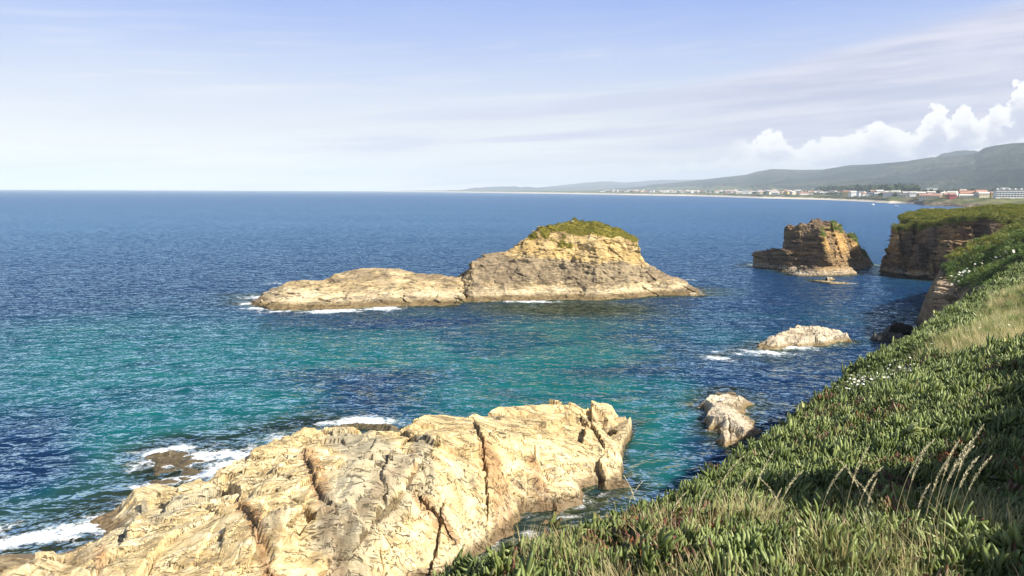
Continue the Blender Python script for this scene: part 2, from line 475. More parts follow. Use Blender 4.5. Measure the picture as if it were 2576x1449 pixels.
OCHRE = [(0.26, (0.20, 0.135, 0.065)), (0.40, (0.46, 0.325, 0.145)), (0.55, (0.60, 0.445, 0.215)), (0.74, (0.72, 0.595, 0.37))]
M = {}
M['rock_main'] = rock_mat('pale_ochre_rock', OCHRE, (0.34, 0.16, 0.065), (0.29, 0.26, 0.185), 1.0,
                          (0.5, 2.0, 1.2), (0, 0, R(-38)), line=0.8, bd=0.19, barn=0.35)
M['rock_island'] = rock_mat('bedded_island_rock', [(0.27, (0.13, 0.09, 0.045)), (0.43, (0.34, 0.24, 0.115)), (0.57, (0.50, 0.375, 0.19)), (0.78, (0.62, 0.50, 0.30))],
                            (0.56, 0.37, 0.12), (0.17, 0.13, 0.085), 0.62, (0.35, 0.35, 2.6), (R(5), R(-4), 0), line=0.85, bd=0.26, barn=0.45,
                            tide=(0.5, 1.3), wet=(0.10, 0.068, 0.028), grassy=((0.09, 0.10, 0.012), (0.30, 0.22, 0.035)))
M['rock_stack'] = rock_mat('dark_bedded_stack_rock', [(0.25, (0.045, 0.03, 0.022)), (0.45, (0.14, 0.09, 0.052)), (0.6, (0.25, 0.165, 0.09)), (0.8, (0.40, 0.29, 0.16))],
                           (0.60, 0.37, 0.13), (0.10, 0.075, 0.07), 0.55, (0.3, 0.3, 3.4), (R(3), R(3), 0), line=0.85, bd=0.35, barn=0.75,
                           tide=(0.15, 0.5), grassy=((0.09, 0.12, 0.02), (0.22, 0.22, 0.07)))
M['rock_pale'] = rock_mat('pale_wave_worn_rock', [(0.25, (0.22, 0.165, 0.10)), (0.42, (0.40, 0.31, 0.20)), (0.6, (0.50, 0.41, 0.285)), (0.8, (0.58, 0.50, 0.37))],
                          (0.40, 0.26, 0.13), (0.35, 0.30, 0.22), 1.0, (0.5, 1.6, 1.0), (0, 0, R(25)), tide=(0.15, 0.65), wet=(0.12, 0.08, 0.03), line=0.8, bd=0.16)
M['rock_black'] = rock_mat('dark_slate_rock', [(0.25, (0.03, 0.027, 0.028)), (0.5, (0.055, 0.05, 0.05)), (0.8, (0.10, 0.09, 0.085))],
                           (0.09, 0.07, 0.05), (0.06, 0.055, 0.055), 0.9, (0.4, 2.2, 2.0), (0, 0, R(10)), barn=0.1, wet=(0.02, 0.018, 0.016))
M['rock_brown'] = rock_mat('brown_weedy_rock', [(0.28, (0.04, 0.03, 0.018)), (0.45, (0.11, 0.08, 0.045)), (0.6, (0.19, 0.14, 0.085)), (0.8, (0.32, 0.25, 0.16))],
                           (0.22, 0.12, 0.04), (0.12, 0.09, 0.08), 1.0, barn=0.1, wet=(0.055, 0.042, 0.022))

def leaf_mat(name, cols, transl=0.25, rough=0.45, red=None, dim=1.0):
    """cols: low to high along attribute tint (per clump), 'lv' per leaf, 'lt' along the leaf"""
    m_, n, out = new_mat(name)
    ti = n.attr('ctint', 'INSTANCER')
    lv = n.attr('lv'); lt = n.attr('lt')
    P = n.new('ShaderNodeNewGeometry').outputs['Position']
    f = n.add(n.mul(ti, 0.55), n.mul(lv, 0.45))
    col = n.ramp(f, cols)
    if red is not None:
        tip = n.mul(n.ss(lt, 0.4, 1.0, 0.25, 1.0), n.ss(n.add(n.mul(n.attr('cred', 'INSTANCER'), 1.0), n.mul(n.sub(lv, 0.5), 0.9)), 0.62, 0.95))
        col = n.mix(tip, col, red)
    d = principled(n, col, rough, 0.35)
    tr = n.new('ShaderNodeBsdfTranslucent')
    n.put(tr.inputs[0], n.mix(0.5, col, (0.35, 0.5, 0.08)) if transl > 0 else col)
    mxn = n.new('ShaderNodeMixShader'); mxn.inputs[0].default_value = transl
    n.l.new(d.outputs[0], mxn.inputs[1]); n.l.new(tr.outputs[0], mxn.inputs[2])
    n.l.new(mxn.outputs[0], out.inputs[0])
    return m_
M['ice'] = leaf_mat('ice_plant_leaf', [(0.0, (0.045, 0.06, 0.018)), (0.28, (0.10, 0.13, 0.036)), (0.52, (0.18, 0.225, 0.06)), (0.72, (0.29, 0.34, 0.12)), (0.9, (0.45, 0.47, 0.20)), (1.0, (0.58, 0.54, 0.12))],
                    0.10, 0.42, red=(0.17, 0.055, 0.045))
M['bush'] = leaf_mat('bush_leaf', [(0.0, (0.025, 0.06, 0.015)), (0.4, (0.07, 0.13, 0.025)), (0.7, (0.13, 0.19, 0.045)), (1.0, (0.24, 0.25, 0.07))], 0.22, 0.55)
M['bush_olive'] = leaf_mat('olive_bush_leaf', [(0.0, (0.05, 0.065, 0.01)), (0.45, (0.15, 0.16, 0.02)), (0.8, (0.30, 0.26, 0.04)), (1.0, (0.40, 0.30, 0.05))], 0.22, 0.55)
M['straw'] = leaf_mat('dry_grass_blade', [(0.0, (0.16, 0.17, 0.05)), (0.3, (0.40, 0.33, 0.14)), (0.7, (0.60, 0.50, 0.26)), (1.0, (0.72, 0.63, 0.38))], 0.2, 0.6)
M['green_grass'] = leaf_mat('green_grass_blade', [(0.0, (0.06, 0.10, 0.02)), (0.5, (0.13, 0.19, 0.035)), (1.0, (0.30, 0.31, 0.10))], 0.25, 0.6)
M['dead_leaf'] = simple_mat('dried_orange_leaf', (0.42, 0.15, 0.05), 0.7, 0.5, 20)
M['petal'] = simple_mat('white_petal', (0.75, 0.74, 0.62), 0.6, 0.1, 30)
M['soil'] = simple_mat('dark_soil', (0.035, 0.03, 0.018), 0.95, 0.4, 4)
M['wood'] = simple_mat('grey_dead_twig', (0.36, 0.31, 0.25), 0.8, 0.3, 15)
M['white_paint'] = simple_mat('white_paint', (0.78, 0.77, 0.74), 0.5, 0.05, 3)
M['gull_grey'] = simple_mat('grey_feathers', (0.42, 0.43, 0.45), 0.7, 0.1, 9)
M['gull_beak'] = simple_mat('yellow_beak', (0.6, 0.36, 0.05), 0.5, 0.1, 9)

# ground of the mainland
m_, n, out = new_mat('cliff_top_ground')
g = n.new('ShaderNodeNewGeometry'); P = g.outputs['Position']
nz = n.sep(g.outputs['Normal'])[2]
ni = n.noise(P, 1.2, 6, 0.65)
soil = n.mix(ni, (0.03, 0.035, 0.012), (0.09, 0.085, 0.03))
rockc = n.ramp(n.noise(n.vm('MULTIPLY', P, (0.3, 0.3, 2.5)), 0.8, 6, 0.6), [(0.3, (0.10, 0.065, 0.035)), (0.55, (0.24, 0.165, 0.09)), (0.75, (0.36, 0.27, 0.16))])
cc = n.mix(n.ss(n.add(nz, n.mul(n.sub(ni, 0.5), 0.3)), 0.45, 0.62), rockc, soil)
cc = n.mix(n.ss(n.sep(P)[2], 0.3, 1.2, 0.9, 0.0), cc, (0.08, 0.055, 0.03))
n.l.new(principled(n, cc, 0.92, 0.2, bump(n, ni, 0.25)).outputs[0], out.inputs[0])
M['ground'] = m_

# ------------------------------------------------------------------ sea material
m_, n, out = new_mat('sea_water')
g = n.new('ShaderNodeNewGeometry'); P = g.outputs['Position']
px_, py_, pz_ = n.sep(P)
dist = n.vm('LENGTH', n.comb(px_, py_, 0.0))
A = n.new('ShaderNodeAttribute'); A.attribute_name = 'wat'
shallow, foam_a, teal_a = n.sep(A.outputs['Vector'])
Pr = n.new('ShaderNodeMapping'); n.put(Pr.inputs[0], P)
Pr.inputs['Rotation'].default_value = (0, 0, R(12)); Pr.inputs['Scale'].default_value = (0.72, 1.0, 1.0)
W = Pr.outputs[0]
WA = n.vm('ADD', W, n.vm('SCALE', n.vm('SUBTRACT', n.noise(W, 0.35, 2, 0.5, out='Color'), (0.5, 0.5, 0.5)), scale=1.2))
w1 = n.noise(WA, 0.37, 3, 0.5, 0.3)       # wavelets, about a metre
w1 = n.sub(1.0, n.m('ABSOLUTE', n.mul(n.sub(w1, 0.5), 2.6)))
w2 = n.noise(WA, 0.30, 3, 0.55, 0.2)
w3 = n.noise(W, 0.055, 3, 0.5)
w4 = n.noise(n.vm('MULTIPLY', P, (0.25, 1.0, 1.0)), 0.012, 3, 0.6)
gust = n.ss(w4, 0.3, 0.7, 0.75, 1.15)
h = n.add(n.mul(n.mul(w1, gust), 0.52), n.mul(w2, 1.2))
h = n.add(h, n.mul(w3, 4.0))
h = n.add(h, n.mul(n.noise(WA, 2.0, 2, 0.6), 0.09))
nrm = bump(n, h, 3.0, 1.0)
mot = n.noise(n.vm('MULTIPLY', P, (0.7, 1.0, 1.0)), 0.055, 5, 0.62, 0.6)
teal = n.ss(n.add(n.add(teal_a, n.mul(n.sub(n.noise(P, 0.09, 4, 0.6), 0.5), 0.4)), n.mul(n.sub(mot, 0.5), 0.9)), 0.0, 1.1)
teal = n.mul(teal, n.ss(mot, 0.36, 0.47, 0.45, 1.0))
deep = n.mix(n.ss(dist, 60, 500), (0.004, 0.019, 0.058), (0.030, 0.088, 0.200))  # far tone brightened to stand in for sky reflected by rough water
body = n.mix(teal, deep, (0.004, 0.086, 0.092))
body = n.mix(n.ss(w2, 0.35, 0.75, 0.0, 0.35), body, n.mix(teal, (0.008, 0.050, 0.12), (0.012, 0.17, 0.155)))
near_c = n.mix(n.noise(P, 0.5, 4, 0.6), (0.014, 0.034, 0.024), (0.045, 0.055, 0.026))
body = n.mix(n.ss(shallow, 0.05, 0.75, 0.0, 0.85), body, near_c)
body = n.mix(n.ss(foam_a, 0.15, 1.1, 0.0, 0.5), body, (0.16, 0.27, 0.27))
dif = n.new('ShaderNodeBsdfDiffuse'); n.put(dif.inputs[0], body)
trn = n.new('ShaderNodeBsdfTransparent'); n.put(trn.inputs[0], (0.50, 0.62, 0.48))
b1 = n.new('ShaderNodeMixShader'); n.put(b1.inputs[0], n.ss(shallow, 0.25, 0.95, 0.0, 0.85))
n.l.new(dif.outputs[0], b1.inputs[1]); n.l.new(trn.outputs[0], b1.inputs[2])
gl = n.new('ShaderNodeBsdfGlossy'); n.put(gl.inputs['Color'], (0.66, 0.88, 1.0)); n.put(gl.inputs['Roughness'], n.ss(dist, 60, 1500, 0.04, 0.2)); n.l.new(n.vm('NORMALIZE', n.vm('ADD', nrm, n.vm('SCALE', g.outputs['Normal'], scale=1.3))), gl.inputs['Normal'])
cosv = n.m('ABSOLUTE', n.vm('DOT_PRODUCT', nrm, g.outputs['Incoming']))
fr = n.add(0.02, n.mul(1.35, n.m('POWER', n.sub(1.0, cosv), 4.2)))
fr = n.mn(fr, n.ss(dist, 80, 2500, 0.66, 0.40))
b2 = n.new('ShaderNodeMixShader'); n.put(b2.inputs[0], fr)
n.l.new(b1.outputs[0], b2.inputs[1]); n.l.new(gl.outputs[0], b2.inputs[2])
# foam lace
fw = n.vm('ADD', n.vm('MULTIPLY', P, (1.0, 1.0, 0.0)), n.vm('SCALE', n.vm('SUBTRACT', n.noise(P, 0.9, 4, 0.6, out='Color'), (0.5, 0.5, 0.5)), scale=1.5))
fn = n.m('ABSOLUTE', n.sub(n.noise(fw, 1.3, 6, 0.66), 0.5))
f2 = n.noise(fw, 0.75, 6, 0.65)
fm = n.add(n.mul(foam_a, 0.85), n.sub(n.mul(n.sub(f2, 0.5), 2.2), n.mul(fn, 3.0)))
fmask = n.mul(n.ss(fm, 0.08, 0.68), n.ss(foam_a, 0.03, 0.2))
fd = principled(n, (0.80, 0.82, 0.82), 0.8, 0.2, bump(n, n.noise(P, 6, 4), 0.1))
b3 = n.new('ShaderNodeMixShader'); n.put(b3.inputs[0], n.mul(fmask, 0.93))
n.l.new(b2.outputs[0], b3.inputs[1]); n.l.new(fd.outputs[0], b3.inputs[2])
n.l.new(b3.outputs[0], out.inputs[0])
M['sea'] = m_
# ------------------------------------------------------------------ rocks as height fields and solid fields
SHORE = []                       # height functions of everything that dips into the sea, for the shallows and surf
K25 = 1024 / 2576

def pts_from(lst, spec=2576):
    """(px, py, z) seen in the photograph, z known -> place; ('w', x, y, z) is given directly"""
    out_ = []
    for p in lst:
        if p[0] == 'w': out_.append(np.array(p[1:], float))
        elif p[0] == 'd': q = PD(p[1], p[2], p[3], p[4] if len(p) > 4 else spec); out_.append(q)
        else: out_.append(PZ(p[0], p[1], p[2], spec))
    return out_
def back_of(pts, offs):
    res = []
    for q in pts:
        u = np.array([q[0], q[1]]) / np.hypot(q[0], q[1])
        for d, z in offs:
            res.append(np.array([q[0] + u[0] * d, q[1] + u[1] * d, z if z < 0 or z < q[2] else q[2] * 0.5]))
    return res
def dens(pts, k=3):
    out_ = []
    for a, b in zip(pts[:-1], pts[1:]):
        for i in range(k): out_.append(a + (b - a) * i / k)
    return out_ + [pts[-1]]
def ring(pts, grow, z, n=24):
    p = np.array(pts)[:, :2]; c_ = p.mean(0)
    hull = []
    for k in range(n):
        a = 2 * math.pi * k / n; u = np.array([math.cos(a), math.sin(a)])
        m_ = ((p - c_) @ u).max()
        hull.append(np.array([*(c_ + u * (m_ + grow)), z]))
    return hull

def step_line(X, Y, line, lift, width, side=1.0, taper=True):
    """a broken ledge: ground on one side of the polyline stands up by lift and fades over width; returns (height, crack mask)"""
    best = np.full(X.shape, 1e9, np.float32); sg = np.zeros_like(best); fade = np.zeros_like(best)
    L = len(line) - 1
    for i in range(L):
        a, b = np.array(line[i][:2]), np.array(line[i + 1][:2]); ab = b - a; l2 = ab @ ab
        t = np.clip(((X - a[0]) * ab[0] + (Y - a[1]) * ab[1]) / l2, 0, 1)
        dx_, dy2 = X - a[0] - ab[0] * t, Y - a[1] - ab[1] * t
        d = np.hypot(dx_, dy2); m_ = d < best
        s = np.sign(ab[0] * (Y - a[1]) - ab[1] * (X - a[0]))
        best = np.where(m_, d, best); sg = np.where(m_, s, sg)
        fade = np.where(m_, (i + t) / L, fade)
    env = np.sin(np.pi * np.clip(fade, 0.02, 0.98)) ** 0.5 if taper else 1.0
    up = np.where(sg * side > 0, np.exp(-best / width), 0)
    return lift * env * up, np.exp(-(best / 0.10) ** 2) * env, best

def strata_disp(x, y, z, dip, layers, seed=0, joints=(3.0, 0.6), warp=0.4, rough=0.25):
    s = z + dip[0] * x + dip[1] * y + warp * fbm(x * 0.13, y * 0.13, z * 0.13 + seed, 2)
    out_ = np.zeros_like(x)
    for i, (t, w_, A_) in enumerate(layers):
        k = np.floor(s / t + 0.35 * perlin(x * 0.5, y * 0.5, z * 0.5 + i))
        kh = hashn(k, k * 0 + seed + i)
        u = np.floor(x / w_ + kh * 7 + 0.25 * s); v = np.floor(y / w_ + kh * 13 - 0.2 * s)
        out_ += A_ * (0.35 * (kh - 0.5) + 0.65 * (hashn(k, u, v) - 0.5))
    if joints:
        _, _, idv, _ = cells2((x + 0.2 * z) / joints[0], (y - 0.15 * z) / joints[0], seed + 5)
        out_ += joints[1] * (idv - 0.5)
    out_ += rough * fbm(x * 0.45, y * 0.45, z * 0.6 + seed, 4, 0.55)
    return out_

class Prism:
    """upright convex block: polygon (counter-clockwise), inward lean of each side, top height function"""
    def __init__(s, poly, slopes, top, z0=-4.0):
        s.p = np.array(poly, float); s.s = slopes; s.top = top; s.z0 = z0
    def grid(s, X, Y):
        H = s.top(X, Y) if callable(s.top) else np.full(X.shape, s.top, float)
        D = []
        for i in range(len(s.p)):
            a, b = s.p[i], s.p[(i + 1) % len(s.p)]; e = (b - a) / np.linalg.norm(b - a)
            D.append(((-e[1]) * (X - a[0]) + e[0] * (Y - a[1]), s.s[i]))
        return H, D
    def field(s, X, Y, Z):
        H, D = s.grid(X, Y)
        gx, gy = np.gradient(H, X[1, 0] - X[0, 0], Y[0, 1] - Y[0, 0])
        nrm_ = np.sqrt(1 + np.minimum(gx * gx + gy * gy, 9))
        f = (H / nrm_)[:, :, None] - Z[None, None, :] / nrm_[:, :, None]
        for d, sl in D: f = np.minimum(f, (d[:, :, None] - sl * Z[None, None, :]) / math.sqrt(1 + sl * sl))
        return f

def solid_rock(name, bbox, zr, step, Hf=None, prisms=(), disp=None, mat=None, tint=None, band=1.6, parent=None, smooth=False, carve=None, **tags):
    x0, x1, y0, y1 = bbox
    sx, sz = step
    xs = np.arange(x0, x1, sx); ys = np.arange(y0, y1, sx); zs = np.arange(zr[0], zr[1], sz).astype(np.float32)
    X, Y = np.meshgrid(xs, ys, indexing='ij')
    F = None
    if Hf is not None:
        H = Hf(X, Y); gx, gy = np.gradient(H, sx, sx)
        nr = np.sqrt(1 + np.minimum(gx * gx + gy * gy, 16))
        F = ((H / nr)[:, :, None] - zs[None, None, :] / nr[:, :, None]).astype(np.float32)
    for p in prisms:
        f = p.field(X, Y, zs).astype(np.float32)
        F = f if F is None else np.maximum(F, f)
    I, J, Kk = np.nonzero(np.abs(F) < band)
    xx, yy, zz = X[I, J].astype(np.float32), Y[I, J].astype(np.float32), zs[Kk]
    if disp is not None:
        F[I, J, Kk] += disp(xx, yy, zz) * ((0.40 + 0.60 * sstep(nr, 1.12, 1.7))[I, J] if Hf is not None and not prisms else 1.0)
    if carve is not None:
        F[I, J, Kk] -= carve(xx, yy, zz)
    F[0], F[-1], F[:, 0], F[:, -1], F[:, :, -1] = -1, -1, -1, -1, -1
    V, Q = surface_nets(F, (x0, y0, zr[0]), (sx, sx, sz))
    V += (0.25 * sx * np.stack([perlin(V[:, 0] * 3, V[:, 1] * 3, V[:, 2] * 3 + k * 9) for k in range(3)], 1)).astype(np.float32)
    me = make_mesh(name, V, Q, smooth=smooth, attrs={'tint': tint(V)} if tint else {'tint': np.zeros((len(V), 3))}, mat=mat)
    return link(name, me, parent, **tags), V, Q

def heightfield_rock(name, bbox, step, Hf, zmin, mat, tint=None, smooth=False, parent=None, lip=None, **tags):
    x0, x1, y0, y1 = bbox
    xs = np.arange(x0, x1, step); ys = np.arange(y0, y1, step)
    X, Y = np.meshgrid(xs, ys, indexing='ij')
    X = X + 0.3 * step * perlin(X * 4, Y * 4, 1.0); Y = Y + 0.3 * step * perlin(X * 4, Y * 4, 7.0)
    H = Hf(X, Y)
    if lip is not None:
        DX, DY = lip(X, Y, H); X = X + DX; Y = Y + DY
    V = np.stack([X.ravel(), Y.ravel(), np.maximum(H, zmin).ravel()], 1)
    F = grid_faces(len(xs), len(ys), H > zmin)
    tv = tint(V) if tint else np.zeros((len(V), 3))
    V, F, tv = compact(V, F, tv)
    me = make_mesh(name, V, F, smooth=smooth, attrs={'tint': tv}, mat=mat)
    return link(name, me, parent, **tags)

def line_world(pts, z):
    return [PZ(a, b, z)[:2] for a, b in pts]

# ------------------------------------------------------------------ the big rock in front
FG = [(340, 1240, 1.2), (400, 1222, 1.3), (470, 1235, 1.2), (530, 1232, 1.6), (560, 1195, 2.2), (590, 1160, 2.8), (640, 1150, 3.0), (700, 1108, 3.5),
      (760, 1090, 3.8), (850, 1085, 4.0), (940, 1078, 4.2), (1005, 1080, 4.2), (1035, 1055, 4.7), (1065, 1035, 4.8), (1110, 1034, 4.6), (1150, 1037, 4.4),
      (1200, 1042, 4.1), (1300, 1030, 3.5), (1390, 1015, 3.1), (1440, 1010, 2.8), (1480, 1020, 2.4), (1540, 1030, 1.9), (1588, 1050, 1.3)]
FG_ridge = pts_from(FG)
FG_in = pts_from([(1590, 1085, -0.1), (1525, 1097, 0.2), (1552, 1130, 0.8), (1562, 1165, 0.6), (1556, 1210, 0.2), (1530, 1238, -0.1), (1470, 1275, -0.1), (1400, 1297, -0.1),
      (1340, 1288, -0.1), (1290, 1285, -0.1), (1274, 1330, 0.1), (1250, 1365, -0.1), (1205, 1402, -0.1), (1150, 1449, -0.1), (1090, 1500, -0.2),
      (1500, 1075, 1.11), (1530, 1065, 1.18), (1560, 1060, 0.89), (1450, 1060, 2.52), (1490, 1110, 1.78), (1500, 1180, 1.04), (1450, 1220, 1.0), (1400, 1150, 2.15), (1400, 1240, 0.89), (1330, 1130, 2.59),
      (1300, 1180, 1.92), (1285, 1240, 0.96), (1240, 1130, 3.43), (1225, 1100, 3.96), (1240, 1190, 2.64), (1250, 1260, 1.67), (1200, 1100, 4.22), (1200, 1180, 3.34), (1180, 1260, 2.29), (1220, 1320, 1.06),
      (1100, 1100, 5.0), (1100, 1180, 4.2), (1080, 1260, 3.0), (1100, 1330, 1.9), (1150, 1370, 1.0), (1080, 1400, 1.0), (1040, 1449, 0.6),
      (1020, 1120, 4.3), (1000, 1180, 4.0), (980, 1250, 3.4), (1000, 1300, 2.6), (1000, 1380, 1.7), (940, 1130, 4.4), (900, 1200, 4.3), (880, 1270, 3.8), (870, 1330, 3.2), (900, 1380, 2.0), (930, 1440, 1.3),
      (820, 1130, 4.2), (760, 1150, 4.1), (700, 1200, 3.9), (780, 1220, 4.0), (760, 1290, 3.6), (700, 1270, 3.7), (820, 1380, 2.6), (760, 1400, 2.3), (700, 1350, 3.3), (690, 1430, 2.1), (830, 1449, 1.3),
      (620, 1220, 3.1), (600, 1290, 3.2), (560, 1260, 2.6), (520, 1300, 2.7), (620, 1370, 2.8), (600, 1440, 2.2), (530, 1380, 2.6), (470, 1300, 2.3), (470, 1400, 2.4), (430, 1270, 2.0), (400, 1330, 2.2),
      (400, 1430, 2.1), (350, 1290, 1.5), (330, 1330, 1.6), (310, 1400, 1.9), (250, 1390, 1.3), (220, 1430, 1.2), (190, 1395, 0.5),
      (318, 1270, 0.3), (295, 1300, 0.1), (250, 1350, 0.05), (200, 1378, 0.0), (150, 1400, -0.2), (60, 1420, 0.15), (100, 1412, 1.0), (10, 1400, 0.2), (-60, 1430, 0.2), (150, 1449, 0.7), (40, 1449, 0.6),
      (0, 1560, 0.8), (200, 1600, 1.6), (500, 1620, 2.4), (800, 1620, 1.6), (1000, 1600, 0.6), (1150, 1600, -0.2), (500, 1800, 3.0), (100, 1800, 2.0), (900, 1800, 1.8)])
FG_in = [q if q[0] < -3 or q[2] < 1.4 or q[1] < 40 else q for q in FG_in]
FG_back = back_of(FG_ridge[6:18], [(2.2, 0.9), (4.0, -0.7), (7.0, -2.6)]) + back_of(FG_ridge[18:], [(2.0, -0.3), (4.5, -2.4)]) + back_of(FG_ridge[:6], [(1.6, -0.2), (4.0, -0.5), (7.5, -1.3)])
FG_sub = pts_from([(240, 1290, -0.7), (120, 1340, -0.7), (0, 1360, -0.4), (150, 1300, -1.3), (0, 1320, -1.4), (300, 1220, -1.2), (200, 1250, -1.8), (1380, 1330, -0.9), (1320, 1350, -1.1),
      (1560, 1100, -0.9), (1600, 1150, -2.2), (1580, 1230, -1.6), (1500, 1300, -1.7), (1650, 1060, -2.0), (1300, 1400, -0.9), (1200, 1449, -1.0)])
_fg = TIN(FG_ridge + FG_in + FG_back + FG_sub + ring(FG_ridge + FG_in, 9, -5.0), jog=0.18, jf=0.8)
def _ln(p, z=3.0): return line_world(p, z)
FG_STEPS = [  # (pixel line, z, lift, width, side): side +1 lifts the ground to the left of the line's direction
    ([(850, 1392), (900, 1345), (965, 1312), (1040, 1262), (1095, 1205)], 2.6, 1.2, 3.4, 1),
    ([(672, 1408), (720, 1365), (758, 1328)], 2.8, 1.0, 2.8, 1),
    ([(758, 1326), (800, 1352), (828, 1345), (836, 1320)], 2.8, 0.55, 1.3, 1),
    ([(786, 1420), (815, 1385), (838, 1355)], 2.6, 1.0, 1.8, 1),
    ([(938, 1268), (975, 1215), (1002, 1185), (1028, 1145)], 3.8, 0.50, 1.6, -1),
    ([(845, 1330), (800, 1250), (775, 1190), (765, 1150)], 3.8, 0.35, 1.4, -1),
    ([(690, 1420), (640, 1350), (600, 1290)], 3.0, 0.38, 1.2, -1),
    ([(1060, 1270), (1100, 1280), (1150, 1292)], 2.8, 0.35, 1.0, 1),
    ([(1230, 1200), (1225, 1130), (1190, 1050)], 4.2, 0.50, 1.8, -1),
    ([(1072, 1195), (1045, 1130), (1010, 1085)], 4.3, 0.45, 1.6, -1),
    ([(1290, 1240), (1325, 1160), (1310, 1090)], 3.0, 0.25, 1.3, 1),
    ([(1420, 1290), (1370, 1200), (1350, 1110)], 2.4, 0.30, 1.5, 1),
    ([(1530, 1100), (1500, 1060), (1440, 1018)], 2.8, 0.55, 1.2, -1),
    ([(305, 1380), (330, 1330), (355, 1270)], 1.8, 0.45, 1.3, -1),
    ([(415, 1300), (440, 1270), (455, 1230)], 2.0, 0.55, 1.0, -1),
    ([(500, 1262), (540, 1300), (620, 1250)], 2.6, 0.35, 1.3, 1),
    ([(230, 1449), (262, 1400), (330, 1400)], 1.8, 0.5, 1.3, 1),
    ([(560, 1449), (640, 1400), (700, 1340)], 2.6, 0.30, 1.2, 1),
    ([(960, 1449), (1010, 1400), (1100, 1350), (1180, 1330)], 1.3, 0.30, 1.2, 1),
    ([(880, 1200), (930, 1150), (950, 1100)], 4.3, 0.28, 1.2, -1),
    ([(640, 1230), (720, 1190), (800, 1170)], 3.8, 0.22, 1.2, 1),
]
FG_RUST = [([(770, 1150), (800, 1230), (845, 1330), (850, 1390)], 4.0, 0.55), ([(600, 1290), (640, 1350), (690, 1430)], 3.0, 0.35),
           ([(1228, 1150), (1262, 1200), (1290, 1260)], 3.0, 1.0), ([(1040, 1272), (1100, 1285), (1150, 1292)], 2.8, 0.30), ([(1345, 1180), (1400, 1270), (1420, 1290)], 1.6, 0.6),
           ([(850, 1395), (960, 1318), (1050, 1262)], 2.4, 0.30), ([(250, 1380), (255, 1449)], 1.2, 0.4)]
FG_GREY = [([(870, 1120), (950, 1180), (900, 1260), (860, 1320)], 3.6, 1.9), ([(1050, 1140), (1075, 1200)], 4.2, 0.8), ([(300, 1380), (330, 1310), (350, 1270)], 1.6, 0.5), ([(400, 1300), (520, 1260)], 2.2, 1.0),
           ([(960, 1300), (1020, 1250)], 3.0, 0.9)]
def fg_height(X, Y):
    H = _fg(X, Y)
    up = sstep(H, -0.8, 0.8)
    H = H + up * 0.10 * fbm(X * 0.35, Y * 0.35, 2.0, 2)
    # blocky facets elongated along the bedding
    c_, s_ = math.cos(R(38)), math.sin(R(38))
    u, v = X * c_ + Y * s_, -X * s_ + Y * c_
    u2 = u + 0.15 * perlin(u * 0.8, v * 0.8, 4.0); v2 = v + 0.15 * perlin(u * 0.8, v * 0.8, 9.0)
    _, _, _, p1_ = cells2(u2 / 4.6, v2 / 2.4, 1, True)
    _, _, _, p2_ = cells2(u2 / 1.3, v2 / 0.75, 2, True)
    a3, b3, i3, p3_ = cells2(u2 / 0.5, v2 / 0.26, 3, True)
    sm = 0.12 + 0.88 * sstep(fbm(X * 0.16, Y * 0.16, 11.0, 2), -0.05, 0.45)
    H = H + (0.3 + 0.7 * up) * (0.46 * p1_ + sm * (0.13 * p2_ + 0.04 * p3_))
    # open joints between the blocks
    for (su, sv, w_, dp, sd_) in ((4.6, 2.4, 0.05, 0.30, 1), (1.3, 0.75, 0.06, 0.10, 2)):
        F1, F2, _, _ = cells2(u2 / su, v2 / sv, sd_)
        H = H - up * dp * (1 - sstep(F2 - F1, 0, w_)) * sstep(fbm(X * 0.3, Y * 0.3, 14.0 + su, 2), -0.25, 0.15)
    # a second set of slabs crossing the first
    ca, sa = math.cos(R(-25)), math.sin(R(-25))
    _, _, _, p4_ = cells2((X * ca + Y * sa) / 5.5 + 9, (-X * sa + Y * ca) / 2.8, 4, True)
    H = H + up * 0.26 * p4_
    # bedding terraces
    t = (v + 0.6 * u * 0.2 + 0.5 * fbm(u * 0.2, v * 0.2, 5.0, 2)) / 1.15
    fr_ = t - np.floor(t)
    H = H + up * (0.25 + 0.75 * sm) * 0.24 * (fr_ - 0.5)
    t = (u + 0.45 * v + 0.5 * fbm(u * 0.25, v * 0.25, 8.0, 2)) / 2.3
    fr_ = t - np.floor(t)
    H = H - up * sm * 0.14 * (fr_ - 0.5)
    jx, jy = X + 0.15 * fbm(X * 1.2, Y * 1.2, 3.0, 3), Y + 0.15 * fbm(X * 1.2, Y * 1.2, 6.0, 3)
    for line, z, lift, width, side in FG_STEPS:
        L = line_world(line, z)
        hh, cr, _ = step_line(jx, jy, L, lift, width, side)
        H = H + hh - 0.25 * cr * lift
    H = H + (0.25 + 0.75 * up) * sm * (0.035 * fbm(X * 2.2, Y * 2.2, 0.0, 4, 0.6))
    return H
def fg_lip(X, Y, H):
    # bedding slabs that overhang: their broken edge leans out over the ground below
    DX, DY = np.zeros_like(X), np.zeros_like(Y)
    jx, jy = X + 0.15 * fbm(X * 1.2, Y * 1.2, 3.0, 3), Y + 0.15 * fbm(X * 1.2, Y * 1.2, 6.0, 3)
    for k in (0, 1, 3, 7):
        line, z, lift, width, side = FG_STEPS[k]
        L = line_world(line, z); e = L[-1] - L[0]; e = e / np.linalg.norm(e); nn = np.array([e[1], -e[0]]) * side
        hh, cr, d = step_line(jx, jy, L, 1.0, 1.0, side)
        a = np.where(hh > 0, np.clip(1 - d / 0.9, 0, 1), 0) * np.clip(hh * 2, 0, 1) * lift * 0.65
        DX += nn[0] * a; DY += nn[1] * a
    return DX, DY
